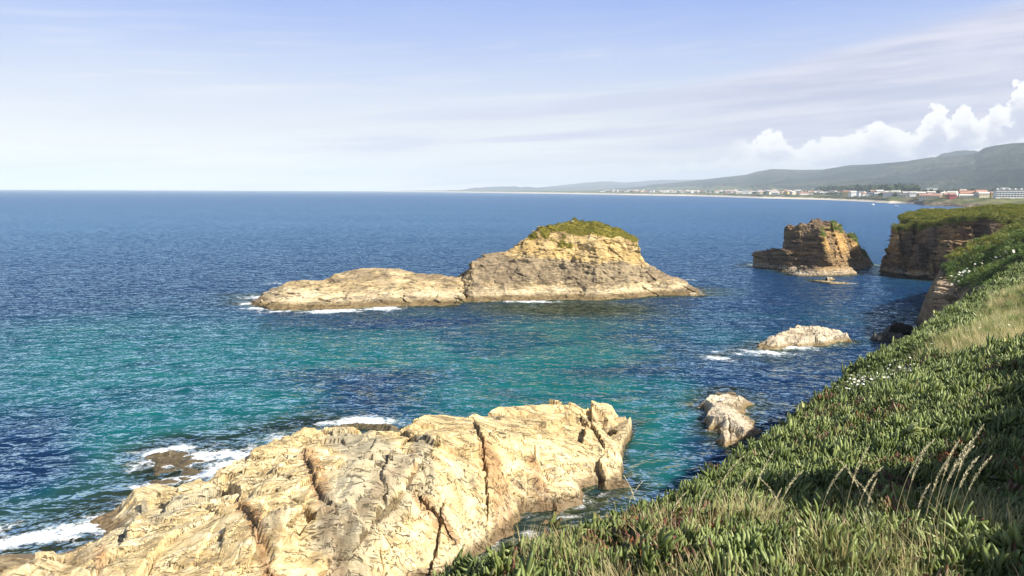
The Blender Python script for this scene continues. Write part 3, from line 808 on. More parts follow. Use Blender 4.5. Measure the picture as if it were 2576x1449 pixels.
def line_mask(V, specs, z_unused=0):
    out_ = np.zeros(len(V), np.float32)
    jx = V[:, 0] + 0.15 * fbm(V[:, 0] * 1.2, V[:, 1] * 1.2, 3.0, 3); jy = V[:, 1] + 0.15 * fbm(V[:, 0] * 1.2, V[:, 1] * 1.2, 6.0, 3)
    for line, z, wd in specs:
        _, _, d = step_line(jx, jy, line_world(line, z), 1, 1)
        out_ = np.maximum(out_, 1 - sstep(d, wd * 0.5, wd))
    return out_
def fg_tint(V):
    dk = [(FG_STEPS[k][0], FG_STEPS[k][1], w_) for k, w_ in ((0, 0.34), (1, 0.3), (2, 0.22), (3, 0.3), (4, 0.2), (7, 0.2), (5, 0.16))]  # brown ledge stain, darkened to paint in the undercut shade as well
    return np.stack([0.6 * line_mask(V, FG_RUST), 0.8 * line_mask(V, FG_GREY), 0.30 * line_mask(V, dk)], 1)
fg = heightfield_rock('rock', (-46, 15, 22, 74), 0.085, fg_height, -2.2, M['rock_main'], fg_tint, lip=fg_lip,
                 label='huge pale ochre rock with diagonal cracks sloping into the sea in front of the cliff', cat='rock')
SHORE.append((_fg, (-50, 20, 18, 80)))
# low brown reef awash beside it
RF = pts_from([(395, 1150, 0.30), (430, 1136, 0.32), (365, 1145, 0.02), (460, 1150, 0.12), (500, 1165, 0.02), (470, 1180, 0.22), (440, 1195, 0.05), (480, 1200, 0.20), (550, 1150, -0.05), (560, 1190, -0.15),
               (380, 1215, 0.15), (400, 1200, 0.0), (350, 1185, -0.4), (600, 1165, -0.25), (330, 1160, -0.9), (520, 1215, -0.2), (440, 1120, -0.5), (560, 1120, -0.7), (640, 1120, -0.8), (300, 1200, -1.3),
               (750, 1070, -0.3), (800, 1066, -0.25), (700, 1085, -0.35), (850, 1068, -0.25)])
RF = [q - [0, 0, 0.08] for q in RF]
_reef = TIN(RF + ring(RF, 4.5, -3.2))
def reef_height(X, Y):
    H = _reef(X, Y)
    _, _, _, p1_ = cells2((X + 0.2 * Y) / 1.6, Y / 0.9, 31, True); _, _, _, p2_ = cells2(X / 0.5, Y / 0.3, 32, True)
    return H + 0.16 * p1_ + 0.06 * p2_ + 0.12 * fbm(X * 0.8, Y * 0.8, 1.0, 4)
heightfield_rock('reef', (-36, -2, 44, 72), 0.12, reef_height, -1.6, M['rock_brown'],
                 label='low brown reef awash in white surf off the tip of the ochre rock', cat='reef')
SHORE.append((_reef, (-40, 0, 40, 76)))

# ------------------------------------------------------------------ the island with the grassy crag
def I(px, py, d): return ('d', px, py, d)
# profiles across the island: waterline row, then (row, distance) of skirt, cliff foot, cliff, brink and skyline
PROF = [(652, 767, (766, 132), (765, 133), (764, 134), (763, 135), (762, 136)), (684, 776, (768, 131.5), (760, 134), (752, 137), (747, 140), (741, 143)), (730, 779, (768, 131.5), (757, 134.5), (742, 138.5), (730, 142), (716, 147)),
 (770, 779, (766, 131.7), (752, 135), (735, 139), (720, 143), (708, 147.5)), (820, 780, (766, 131.7), (750, 135), (733, 139), (718, 143.5), (706, 148)), (860, 778, (764, 132), (746, 135.5), (725, 140), (703, 144.5), (686, 148)),
 (920, 775, (762, 132), (742, 135.5), (718, 140), (695, 144.5), (676, 147.5)), (985, 771, (758, 132.5), (740, 135.5), (716, 139.8), (694, 143.5), (675, 146.5)), (1055, 769, (756, 132.5), (740, 135.3), (720, 139), (704, 142.5), (690, 145.5)),
 (1110, 769, (755, 132.5), (741, 135.3), (722, 138.8), (706, 142), (693, 144.5)), (1150, 767, (754, 132.5), (740, 135.2), (724, 138.3), (710, 141), (698, 143.5)), (1165, 758, (750, 133.5), (735, 135.5), (715, 138), (700, 140.3), (686, 142.5)),
 (1190, 760, (745, 133.5), (728, 135.5), (705, 137.6), (682, 139.6), (660, 142.3)), (1225, 758, (744, 133.2), (728, 135.2), (700, 137.5), (668, 139.8), (640, 143)), (1260, 757, (743, 133), (727, 135.2), (697, 137.5), (662, 140), (632, 144)),
 (1300, 757, (743, 133), (725, 135.2), (692, 137.6), (655, 140), (616, 144.8)), (1325, 757, (743, 133), (722, 135.3), (688, 137.5), (645, 140.3), (598, 145)), (1352, 756, (742, 133), (720, 135.3), (685, 137.5), (632, 140.8), (572, 145.5)),
 (1400, 754, (741, 133), (716, 135.3), (678, 137.6), (618, 141.2), (565, 147)), (1450, 754, (741, 133), (715, 135.2), (668, 137.9), (605, 141.5), (554, 148.5)), (1500, 756, (741, 132.8), (714, 135), (664, 137.8), (600, 141.3), (558, 148.5)),
 (1555, 752, (740, 132.9), (713, 134.9), (662, 137.6), (606, 140.8), (574, 147.5)), (1590, 749, (738, 133), (712, 134.8), (662, 137.3), (614, 139.8), (592, 145.5)), (1603, 748, (737, 133), (712, 134.8), (662, 137.2), (622, 139.0), (605, 143)),
 (1609, 747, (736, 133.1), (712, 134.8), (668, 136.8), (655, 138), (642, 140)), (1614, 747, (735, 133.2), (715, 134.8), (685, 136.3), (670, 138), (659, 139.8)), (1640, 745, (733, 133.4), (718, 134.8), (700, 136.3), (684, 138), (672, 139.8)),
 (1680, 743, (732, 133.8), (720, 135), (708, 136.5), (700, 138), (692, 139.6)), (1715, 743, (735, 134), (728, 135), (720, 136.5), (714, 138), (708, 139.5)), (1740, 743, (740, 134.5), (737, 135.5), (734, 136.5), (731, 137.5), (728, 138.5)),
 (1765, 743, (742, 134.8), (741, 135.2), (740.5, 135.6), (740, 136), (739.5, 136.5))]
_pu, _py, _pz = [], [], []
for px, wr, *rest in PROF:
    w0 = PZ(px, wr, 0); sh_ = w0[1] + 1.3 - rest[0][1]; rest = [(r_, d_ + sh_) for r_, d_ in rest]; q = [np.array([0, w0[1] - 7, -4.5]), np.array([0, w0[1] - 2.0, -1.3]), w0] + [PD(px, r_, d_) for r_, d_ in rest]
    rg = q[-1]; q += [np.array([0, rg[1] + 1.5, rg[2] * 0.96]), np.array([0, rg[1] + 5, rg[2] * 0.62]), np.array([0, rg[1] + 9, -0.3]), np.array([0, rg[1] + 14, -5.0])]
    _pu.append(w0[0] / w0[1]); _py.append([v_[1] for v_ in q]); _pz.append([v_[2] for v_ in q])
_pu, _py, _pz = np.array(_pu), np.maximum.accumulate(np.array(_py), 1), np.array(_pz)
def _isl(X, Y):
    sh = np.shape(X); x, y = np.asarray(X, float).ravel(), np.asarray(Y, float).ravel()
    x = x + 0.8 * fbm(x * 0.3, y * 0.3, 12.0, 3); y = y + 0.5 * fbm(x * 0.3, y * 0.3, 18.0, 3)
    u = x / y; K_ = _py.shape[1]
    yk = [np.interp(u, _pu, _py[:, k]) for k in range(K_)]; zk = [np.interp(u, _pu, _pz[:, k]) for k in range(K_)]
    z = np.full(x.shape, -5.0)
    for k in range(K_ - 1):
        m_ = (y >= yk[k]) & (y <= yk[k + 1]); t = (y - yk[k]) / np.maximum(yk[k + 1] - yk[k], 1e-3)
        z = np.where(m_, zk[k] + (zk[k + 1] - zk[k]) * t, z)
    endd = np.maximum(_pu[0] - u, 0) + np.maximum(u - _pu[-1], 0)
    z = z + 0.65 * (z > -1.5) * (1 - sstep(u, _pu[1], _pu[4]))
    return (z - 40 * endd).reshape(sh)
SHALLOW_I = None
def isl_height(X, Y): return _isl(X, Y)
def isl_disp(x, y, z):
    upper = sstep(z, 1.0, 3.0)
    right = sstep(x, -3.0, 2.0)
    a = strata_disp(x, y, z, (0.10, 0.12), [(0.42, 3.2, 0.62), (0.16, 1.1, 0.22)], 3, joints=(3.6, 0.35), warp=0.9, rough=0.0)
    _, _, idv, pl = cells2(x / 3.0 + 0.3 * z, y / 2.0 + z * 0.3, 17, True)
    lo = 0.42 * pl
    return upper * a * (0.45 + 0.65 * sstep(z, 5.5, 8.0)) + (1 - 0.4 * upper) * 1.5 * lo + 0.42 * fbm(x * 0.5, y * 0.5, z * 0.7, 4, 0.55)
def seg_dist(x, y, z, a, b):
    a = np.array(a); b = np.array(b); ab = b - a
    t = np.clip(((x - a[0]) * ab[0] + (y - a[1]) * ab[1] + (z - a[2]) * ab[2]) / (ab @ ab), 0, 1)
    return np.sqrt((x - a[0] - ab[0] * t) ** 2 + (y - a[1] - ab[1] * t) ** 2 + (z - a[2] - ab[2] * t) ** 2)
CAVES = [((1495, 655), (1600, 655), 139, 0.0), ((1530, 604), (1600, 606), 141.2, 0.45), ((1290, 722), (1365, 714), 135.6, 0.45), ((1340, 712), (1450, 690), 136.0, 0.35), ((1520, 715), (1548, 690), 135.0, 0.35),
         ((1548, 672), (1552, 712), 135.8, 0.35), ((1325, 640), (1400, 660), 139.6, 0.3), ((1420, 705), (1480, 690), 135.4, 0.3), ((1560, 690), (1600, 680), 135.8, 0.35), ((1165, 742), (1185, 766), 133.6, 0.7),
         ((1020, 762), (1085, 728), 135.2, 0.5), ((1100, 728), (1130, 732), 137.4, 0.5), ((935, 738), (1020, 762), 135.4, 0.35), ((1220, 660), (1330, 700), 138.0, 0.25), ((1390, 655), (1430, 640), 139.0, 0.3), ((1445, 620), (1475, 612), 140.2, 0.3)]
CAVES3 = [(PD(*a, d + 7.3), PD(*b, d + 7.3), r) for a, b, d, r in CAVES if r > 0]
def isl_carve(x, y, z):
    wx, wz = x + 0.4 * perlin(x * 0.8, y, z * 0.8), z + 0.3 * perlin(x * 0.8, y + 5, z * 0.8)
    out_ = np.zeros_like(x)
    for a, b, r in CAVES3:
        a2, b2 = a.copy(), b.copy()
        d = seg_dist(wx, y * 0.45 + 0.55 * (a[1] + b[1]) / 2, wz, a2, b2)
        out_ = np.maximum(out_, 0.9 * (1 - sstep(d, r * 0.3, r * 0.85)))
    return out_
def isl_tint(V):
    x, y, z = V.T
    w_ = 0.9 * fbm(x * 0.3, y * 0.3, z * 0.5, 4)
    k = fbm(x * 0.25, y * 0.25, z * 0.25 + 4, 3)
    crag = sstep(x, -9.0, -6.5)
    yel = sstep(z + w_ * 1.2 + 0.06 * (x - 8), 6.6, 7.4) * sstep(x, -4, 0)
    gr = crag * sstep(z + w_, 1.8, 3.0) * (1 - yel)
    gr = np.maximum(gr, (1 - crag) * sstep(z + w_, 2.4, 3.8) * sstep(k, -0.35, 0.1) * 0.85)
    green = sstep(z + 1.3 * w_ + 0.12 * (x - 10), 11.0, 12.6) * 0.95
    for (px, py, d, r) in [(1395, 600, 141.8, 1.3), (1415, 612, 141, 1.3), (1435, 618, 140.6, 1.2), (1375, 585, 143, 1.6), (1450, 598, 141.4, 1.0), (1400, 632, 140.2, 0.8), (1420, 592, 142, 1.4), (1340, 592, 144, 1.2)]:
        q = PD(px, py, d + 7.3); green = np.maximum(green, 1 - sstep(np.hypot(np.hypot(x - q[0], z - q[2]), 0.3 * (y - q[1])), r * 0.5, r * 1.3))
    return np.stack([0.62 * yel * (0.55 + 0.45 * sstep(k, -0.3, 0.3)), gr * 0.78, green], 1)
isl, IV, IQ = solid_rock('rock_island', (-47, 48, 122, 172), (-2.0, 16.0), (0.19, 0.15), isl_height, (), isl_disp, M['rock_island'], isl_tint, carve=isl_carve,
                 label='long rocky island with a yellow crag capped by green plants and a low pale tail', cat='island')
_isl_sh = lambda X, Y: np.maximum(_isl(X, Y), -0.4 - 0.42 * np.hypot((X - 8) / 2.6, (Y - 138) / 1.0) + 0.0)
SHORE.append((_isl_sh, (-60, 60, 112, 170)))

# ------------------------------------------------------------------ the sea stack
ST_top = RBF(pts_from([I(784 / K25, 231 / K25, 203), I(795 / K25, 227 / K25, 202), I(807 / K25, 225.5 / K25, 201), I(811 / K25, 222.5 / K25, 200), I(820.5 / K25, 221.5 / K25, 201), I(829 / K25, 222.8 / K25, 203), I(837 / K25, 227 / K25, 205),
      I(846 / K25, 237 / K25, 208), I(855 / K25, 245 / K25, 210), I(862 / K25, 251.5 / K25, 211), I(866 / K25, 256 / K25, 212), I(874 / K25, 262 / K25, 214), I(822 / K25, 227.5 / K25, 194), I(806 / K25, 229 / K25, 195),
      ('w', 75, 212, 10), ('w', 84, 220, 6), ('w', 95, 224, 3), ('w', 80, 190, 10.2), ('w', 70, 204, 11.0), ('w', 86, 205, 11.5), ('w', 92, 207, 8.6)]))
ST_low = RBF([(65, 207, 2.4), (67, 203, 4.2), (69, 200, 5.3), (73, 199, 5.6), (78, 196, 5.0), (80, 205, 5.6), (70, 214, 3.5), (78, 214, 4)])
STP = [Prism([(80.3, 190.5), (93.2, 203), (100, 215), (90, 224), (77, 218), (72.6, 207), (70.0, 198.5)], [0.42, 0.40, 0.3, 0.3, 0.12, 0.10, 0.12], lambda X, Y: ST_top(X, Y)),
       Prism([(64.8, 206.5), (69.6, 197.2), (81, 191.5), (84, 205), (75, 217), (67.5, 214)], [0.10, 0.08, 0.0, 0.1, 0.2, 0.1], lambda X, Y: ST_low(X, Y)),
       Prism([(93, 206), (98.5, 209), (101.2, 216), (96, 220)], [0.5, 0.6, 0.9, 0.3], 4.2)]
ST_sk = pts_from([I(754 / K25, 263 / K25, 212), (768 / K25, 266 / K25, 0), (784 / K25, 270.5 / K25, 0), (801 / K25, 273 / K25, 0), (830 / K25, 273.4 / K25, 0), (853 / K25, 273 / K25, 0), (854.5 / K25, 269 / K25, 0), (866 / K25, 267 / K25, 0),
      (790 / K25, 268.5 / K25, 0.8), (800 / K25, 269 / K25, 1.5), (820 / K25, 267.5 / K25, 1.9), (840 / K25, 266 / K25, 2.1), (851 / K25, 267 / K25, 1.8), (775 / K25, 265 / K25, 1.0), ('w', 82, 200, 3), ('w', 92, 208, 2), ('w', 70, 208, 2), ('w', 100, 217, 0.5), ('w', 84, 226, 0)])
_sk = TIN(ST_sk + ring(ST_sk, 5, -4), jog=0.5)
def st_disp(x, y, z):
    a = strata_disp(x, y, z, (0.03, -0.02), [(0.55, 2.6, 0.75), (0.24, 1.2, 0.35)], 8, joints=(2.6, 1.5), warp=0.5, rough=0.35)
    face = sstep(np.maximum((x - 80.3) * 0.69 - (y - 190.5) * 0.72 + 0.36 * z, (x - 93.2) * 0.86 - (y - 203) * 0.5 + 0.3 * z), -0.9, 0.9)      # the smooth sunny side
    return a * (1 - 0.82 * face) * (0.55 + 0.45 * sstep(z, 1.2, 3.0))
def st_tint(V):
    x, y, z = V.T
    k = fbm(x * 0.3, y * 0.3, z * 0.3, 3)
    face = sstep(np.maximum((x - 80.3) * 0.69 - (y - 190.5) * 0.72 + 0.36 * z, (x - 93.2) * 0.86 - (y - 203) * 0.5 + 0.3 * z), -1.4, -0.2)
    return np.stack([face * sstep(z + k, 3.0, 6.5) * 0.70 + 0.25 * face, (1 - face) * sstep(k, -0.1, 0.3) * 0.5, sstep(z + 0.8 * k - 0.42 * (x - 80) * -1 * 0.25, 12.2, 13.2) * 0 + face * sstep(z - ST_top(x, y) + 0.4 * k, -2.6, -1.2)], 1)
stk, SV, SQ = solid_rock('sea_stack', (61, 109, 181, 231), (-1.6, 13.8), (0.22, 0.18), lambda X, Y: _sk(X, Y), STP, st_disp, M['rock_stack'], st_tint,
                 label='dark layered sea stack with one smooth orange side and grass on its rounded top', cat='sea stack')
_stsh = lambda X, Y: np.maximum(_sk(X, Y), 1.5 - 0.45 * np.hypot((X - 80) / 1.6, (Y - 196)))
SHORE.append((_stsh, (50, 115, 165, 240)))

# ------------------------------------------------------------------ the headland beyond
HL_top = RBF(pts_from([I(897 / K25, 216.3 / K25, 197), I(893 / K25, 223 / K25, 195), I(933 / K25, 211.5 / K25, 202), I(968 / K25, 211.5 / K25, 200), I(981 / K25, 208.5 / K25, 196), I(998 / K25, 206.5 / K25, 190), I(1010 / K25, 210 / K25, 185),
      I(1030 / K25, 214.5 / K25, 175), I(1060 / K25, 214 / K25, 175), I(914 / K25, 228 / K25, 187), I(932 / K25, 223.5 / K25, 182), I(946 / K25, 219 / K25, 179), I(964 / K25, 215.5 / K25, 177), I(990 / K25, 214.5 / K25, 174), I(1010 / K25, 219 / K25, 172),
      ('w', 130, 200, 16), ('w', 110, 210, 14.5)]), 0.1)
HLP = [Prism([(94.6, 195.5), (95.6, 190.5), (98.8, 189.5), (106, 200), (106, 208), (99.8, 204)], [0.10, 0.08, 0.0, 0.1, 0.2, 0.2], lambda X, Y: HL_top(X, Y)),
       Prism([(98.8, 199), (99.2, 178.5), (103.5, 174.5), (113, 170), (140, 172), (140, 210), (103, 208)], [0.04, 0.10, 0.14, 0.2, 0.1, 0.1, 0.2], lambda X, Y: HL_top(X, Y)),
       Prism([(96.0, 186.5), (96.8, 183.0), (99.5, 182.5), (100, 187)], [0.06, 0.10, 0, 0], 7.8),
       Prism([(97.6, 178.5), (99.6, 174.8), (104, 173), (104, 180)], [0.10, 0.12, 0, 0], 9.0)]
def hl_disp(x, y, z):
    a = strata_disp(x, y, z, (0.05, 0.04), [(0.5, 2.4, 0.75), (0.2, 1.0, 0.35)], 21, joints=(3.0, 1.7), warp=0.5, rough=0.35)
    return a * (1 - 0.6 * sstep(z - 12.5, -0.5, 1.0))
def hl_tint(V):
    x, y, z = V.T
    k = fbm(x * 0.2, y * 0.2, z * 0.3, 3)
    return np.stack([0.30 * sstep(k, -0.1, 0.4), 0.35 * sstep(-k, 0, 0.3), sstep(z - HL_top(x, y) + 0.9 * k, -1.6, -0.7)], 1)
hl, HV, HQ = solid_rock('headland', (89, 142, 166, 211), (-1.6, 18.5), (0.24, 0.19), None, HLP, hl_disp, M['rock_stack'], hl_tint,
                 label='headland cliff of dark horizontal rock beds in shade with a thick green top', cat='headland')
SHORE.append((lambda X, Y: 2.0 - 0.5 * np.maximum(0, np.hypot((X - 108), (Y - 188)) - 12), (80, 120, 155, 215)))

# ------------------------------------------------------------------ layered rock under the bushes of the spur
SPP = [Prism([(57.0, 103.5), (57.5, 100), (64, 98), (76, 106), (72, 118), (64.5, 113.5)], [-0.02, 0.05, 0.12, 0, 0, 0], lambda X, Y: 6.9 + 0.06 * (X - 58) + 0.05 * (Y - 101))]
def sp_disp(x, y, z):
    return strata_disp(x, y, z, (0.34, 0.10), [(0.34, 6.0, 0.62), (0.14, 3.0, 0.28)], 41, joints=(4, 0.4), warp=0.25, rough=0.2)
sp, PV, PQ = solid_rock('layered_rock', (54, 78, 95, 120), (-1.2, 10.5), (0.13, 0.10), None, SPP, sp_disp,
                 rock_mat('tilted_bedded_rock', [(0.25, (0.12, 0.075, 0.045)), (0.45, (0.30, 0.21, 0.125)), (0.6, (0.42, 0.31, 0.20)), (0.8, (0.52, 0.42, 0.29))],
                          (0.30, 0.17, 0.10), (0.16, 0.12, 0.10), 0.8, (0.25, 0.25, 5.0), (0, R(-19), 0), line=0.9, bd=0.3),
                 label='brown cliff end of thin tilted rock beds below the flowering bushes', cat='cliff')

# ------------------------------------------------------------------ lesser rocks
def small_rock(name, pts, label, mat, bbox, seed, cat='rock', step=0.07, amp=0.16, rg=2.0, steps=(), group=None, zr=-4.0, sharp=1.0, rot=30):
    q = pts_from(pts); f = TIN(q + ring(q, rg, zr), jog=0.15, jf=1.2)
    def Hf(X, Y):
        H = f(X, Y)
        c_, s_ = math.cos(R(rot)), math.sin(R(rot))
        u, v = X * c_ + Y * s_, -X * s_ + Y * c_
        _, _, _, a = cells2(u / 1.9, v / 0.9, seed, True); _, _, _, b = cells2(u / 0.7, v / 0.33, seed + 1, True)
        H = H + amp * a * sharp + 0.4 * amp * b + amp * 0.7 * fbm(X * 1.1, Y * 1.1, seed, 4, 0.6)
        for line, z, lift, width, side in steps:
            hh, cr, _ = step_line(X + 0.12 * perlin(X * 2, Y * 2, 1.0), Y + 0.12 * perlin(X * 2, Y * 2, 5.0), line_world(line, z), lift, width, side)
            H = H + hh - 0.3 * cr
        return H
    o = heightfield_rock(name, bbox, step, Hf, -1.3, mat, None, label=label, cat=cat, group=group)
    SHORE.append((f, (bbox[0] - 4, bbox[1] + 4, bbox[2] - 4, bbox[3] + 4)))
    return o
small_rock('rock', [(1777, 1005, 0.68), (1785, 995, 0.83), (1830, 992, 0.75), (1868, 1000, 0.52), (1880, 1012, 0.22), (1870, 1028, 0.19), (1845, 1030, 0.38), (1820, 1020, 0.83), (1800, 1020, 0.98),
    (1776, 1040, 0.68), (1783, 1078, 0.11), (1800, 1050, 0.9), (1835, 1050, 1.05), (1860, 1065, 0.83), (1890, 1070, 0.52), (1915, 1085, 0.08), (1905, 1097, -0.1), (1880, 1100, 0.08), (1860, 1112, -0.05), (1822, 1116, 0.22),
    (1818, 1090, 0.83), (1850, 1085, 0.9), (1875, 1085, 0.6), (1795, 1085, -0.2), (1810, 1082, 0.22), (1772, 1075, -0.3), (1768, 1020, -0.4), (1880, 1045, -0.5), (1900, 1055, -0.3), (1825, 1122, -0.6), (1830, 980, -0.6), (1790, 985, -0.5)],
    'pale three-cornered rock half in the cliff shadow with a gull on it', M['rock_pale'], (12, 24, 52, 76), 51, amp=0.10, rg=1.5, steps=[([(1838, 1098), (1836, 1070), (1830, 1040)], 1.1, 0.22, 0.9, 1), ([(1812, 1083), (1808, 1055)], 1.1, 0.2, 0.8, -1)], rot=60)
small_rock('rock', [(1912, 875, 0.05), (1935, 880, 0.0), (1990, 872, 0.0), (2050, 862, 0.0), (2100, 860, 0.0), (2135, 852, 0.1), (2130, 842, 0.8), (2110, 830, 1.1), (2080, 826, 1.3), (2040, 820, 1.7), (2010, 818, 1.7),
    (1985, 830, 1.6), (1960, 845, 1.3), (1930, 850, 1.0), (1915, 862, 0.5), (2050, 845, 1.2), (2000, 852, 1.0), (1950, 865, 0.6), (2090, 845, 0.9), (1890, 882, -0.5), (1850, 890, -0.7)],
    'flat pale rock with surf along its front, left of the black rocks', M['rock_pale'], (24, 58, 92, 122), 61, amp=0.22, step=0.1, rg=2.5, rot=15)
small_rock('reef', [(1780, 898, -0.05), (1810, 893, 0.0), (1760, 905, -0.5), (1850, 893, -0.3), (1830, 890, -0.2), (1870, 888, -0.3)],
    'thin brown reef awash left of the flat pale rock', M['rock_brown'], (20, 40, 92, 108), 62, cat='reef', amp=0.12, step=0.12)
small_rock('rock', [(2195, 845, 0.1), (2200, 838, 0.9), (2230, 833, 1.1), (2260, 838, 1.2), (2290, 845, 1.0), (2290, 858, 0.2), (2240, 857, 0.1), (2205, 854, 0.0), (2320, 850, 0.6), (2330, 860, 0.1)],
    'low black rock in shade nearest the green slope', M['rock_black'], (40, 68, 96, 116), 71, amp=0.2, step=0.1, rot=8)
small_rock('rock', [(2232, 820, 1.0), (2262, 806, 2.3), (2300, 805, 2.4), (2340, 808, 2.3), (2380, 812, 2.0), (2400, 820, 1.6), (2370, 830, 1.0), (2310, 830, 0.6), (2260, 828, 0.3), (2238, 826, 0.1)],
    'larger black slab of rock behind the low black rock', M['rock_black'], (44, 78, 108, 128), 72, amp=0.3, step=0.11, rot=8)
small_rock('rock', [(2318, 799, 0.35), (2335, 797, 0.4), (2348, 801, 0.2), (2310, 802, 0.0)], 'tiny black rock poking out of the water behind the black slab', M['rock_black'], (54, 68, 118, 134), 73, amp=0.1, step=0.12, rg=1.0)
small_rock('rock', [(2060, 699, 0.6), (2080, 696, 0.9), (2100, 700, 0.3), (2068, 704, 0.0)], 'small rounded rock in the water just before the sea stack', M['rock_pale'], (72, 90, 160, 184), 81, amp=0.12, step=0.15, rg=1.2)
small_rock('rock', [(2045, 705, 0.2), (2070, 708, 0.35), (2100, 708, 0.3), (2130, 711, 0.3), (2140, 714, 0.0), (2090, 712, 0.2), (2030, 704, -0.1)], 'flat pale ledge barely above water nearest the sea stack', M['rock_pale'], (64, 92, 156, 180), 82, amp=0.12, step=0.15, rg=1.2)
small_rock('rock', [(2325, 741, 0.25), (2345, 738, 0.35), (2318, 745, 0.0), (2360, 740, 0.1)], 'little pale rocks awash at the foot of the layered cliff', M['rock_pale'], (62, 86, 132, 160), 83, amp=0.12, step=0.15, rg=1.2)
small_rock('rock', [(1720, 742, 0.1), (1735, 737, 0.5), (1748, 735, 0.6), (1760, 742, 0.15), (1690, 742, 0.0)], 'small flat rock off the right end of the long island', M['rock_pale'], (34, 52, 134, 152), 84, amp=0.1, step=0.14, rg=1.0)
small_rock('rock', [(870, 1067, 0.3), (900, 1062, 0.25), (960, 1066, 0.45), (985, 1070, 0.55), (1000, 1072, 0.4), (780, 1083, 0.3), (820, 1078, 0.2)], 'brown ledge in the splash behind the huge ochre rock', M['rock_brown'], (-26, -6, 54, 72), 85, amp=0.12, step=0.1, rg=2.0)

# ------------------------------------------------------------------ mainland
COAST = np.array([(-30, -26), (-12, -7), (-5.0, 1.0), (-2.2, 3.2), (-0.4, 5.0), (1.25, 6.6), (3.2, 10), (5.3, 13.2), (7.6, 16.2), (10.3, 20), (13.7, 25), (18.2, 31), (23.8, 38), (29.5, 46), (31.5, 52), (34, 57.5), (41, 66), (50, 80), (58, 96),
                  (61.5, 107), (66, 118), (76, 128), (88, 136), (97, 147), (112, 158), (121, 170), (124, 184), (150, 186), (150, -26)], float)
def poly_sd(X, Y, P_):
    d = np.full(X.shape, 1e9); inside = np.zeros(X.shape, bool)
    for i in range(len(P_)):
        a, b = P_[i], P_[(i + 1) % len(P_)]; ab = b - a
        t = np.clip(((X - a[0]) * ab[0] + (Y - a[1]) * ab[1]) / (ab @ ab), 0, 1)
        d = np.minimum(d, np.hypot(X - a[0] - ab[0] * t, Y - a[1] - ab[1] * t))
        c_ = ((a[1] > Y) != (b[1] > Y)) & (X < (b[0] - a[0]) * (Y - a[1]) / (b[1] - a[1] + 1e-12) + a[0])
        inside ^= c_
    return np.where(inside, d, -d)
G = pts_from([I(437 / K25, 576 / K25, 5.0), I(656 / K25, 503 / K25, 6.5), I(696 / K25, 475 / K25, 7.5), I(755 / K25, 438.5 / K25, 10), I(827 / K25, 387 / K25, 13), I(875 / K25, 351.5 / K25, 16), I(905 / K25, 333 / K25, 20),
      I(934 / K25, 315 / K25, 25), I(964 / K25, 297 / K25, 31), I(994 / K25, 281 / K25, 38), I(1024 / K25, 263 / K25, 45), I(700 / K25, 576 / K25, 3.15), I(560 / K25, 576 / K25, 3.7), I(900 / K25, 576 / K25, 3.0), I(1024 / K25, 576 / K25, 2.95),
      I(850 / K25, 450 / K25, 6.4), I(760 / K25, 500 / K25, 4.9), I(1024 / K25, 450 / K25, 5.3), I(940 / K25, 400 / K25, 7.6), I(940 / K25, 345 / K25, 13), I(1024 / K25, 350 / K25, 9.6), I(1024 / K25, 320 / K25, 15), I(1024 / K25, 290 / K25, 24),
      I(985 / K25, 310 / K25, 22),
      ('w', 0, 0, 18.35), ('w', 5, 0, 18.5), ('w', -4, -2, 17.6), ('w', 10, 8, 18.6), ('w', 20, 15, 18.6), ('w', 25, 30, 17.3), ('w', 0, -15, 18.5), ('w', 60, 20, 18.5), ('w', 120, 50, 18.5), ('w', -12, -20, 17),
      ('w', 42, 54, 15.5), ('w', 31.8, 52, 13.5), ('w', 34.3, 57.5, 12.9), ('w', 45, 70, 11.0), ('w', 52, 80, 10), ('w', 60, 80, 12), ('w', 70, 75, 15.5), ('w', 58, 92, 8.5), I(1024 / K25, 252 / K25, 92), I(1024 / K25, 238 / K25, 110), I(1024 / K25, 225 / K25, 130), I(1024 / K25, 217 / K25, 155), I(985 / K25, 240 / K25, 132), I(955 / K25, 258 / K25, 120),
      I(932 / K25, 287 / K25, 108.5), I(945 / K25, 280 / K25, 110), I(960 / K25, 287 / K25, 104), I(990 / K25, 265 / K25, 108), I(970 / K25, 250 / K25, 123), ('w', 120, 110, 18), ('w', 118, 165, 14.5), ('w', 128, 175, 15.5), ('w', 145, 180, 16), ('w', 101, 148, 13.5)])
for _i in range(11): G[_i] = G[_i] - [0, 0, (0.07 if _i < 4 else 0.125) * float(np.interp(G[_i][1], [2, 6, 15, 55], [1.0, 1.05, 1.5, 2.8]))]
_gr = RBF(G)
def ground_h(X, Y):
    sd = poly_sd(X, Y, COAST)
    top = _gr(X, Y)
    H = -4 + (top + 4) * sstep(sd, -4.0, 0.6) ** 0.6
    far_ = sstep(Y, 60, 85)
    H = H + far_ * sstep(sd, 0, 4) * (0.8 * fbm(X * 0.16, Y * 0.16, 2.0, 3)) + sstep(sd, -5, -1) * (1 - sstep(sd, -1, 0)) * 0.8 * fbm(X * 0.5, Y * 0.5, 1.0, 3)
    return H + 0.07 * fbm(X * 0.8, Y * 0.8, 5.0, 3) * sstep(sd, -0.5, 0.5)
gx = np.concatenate([np.arange(-32, 32, 0.3), np.arange(32, 150, 0.8)]); gy = np.concatenate([np.arange(-26, 50, 0.3), np.arange(50, 188, 0.8)])
GX, GY = np.meshgrid(gx, gy, indexing='ij')
GH = ground_h(GX, GY)
GV = np.stack([GX.ravel(), GY.ravel(), GH.ravel()], 1)
GF = grid_faces(len(gx), len(gy), GH > -3.9)
GV2, GF2 = compact(GV, GF)
link('ground', make_mesh('ground', GV2, GF2, True, mat=M['ground']), kind='structure')
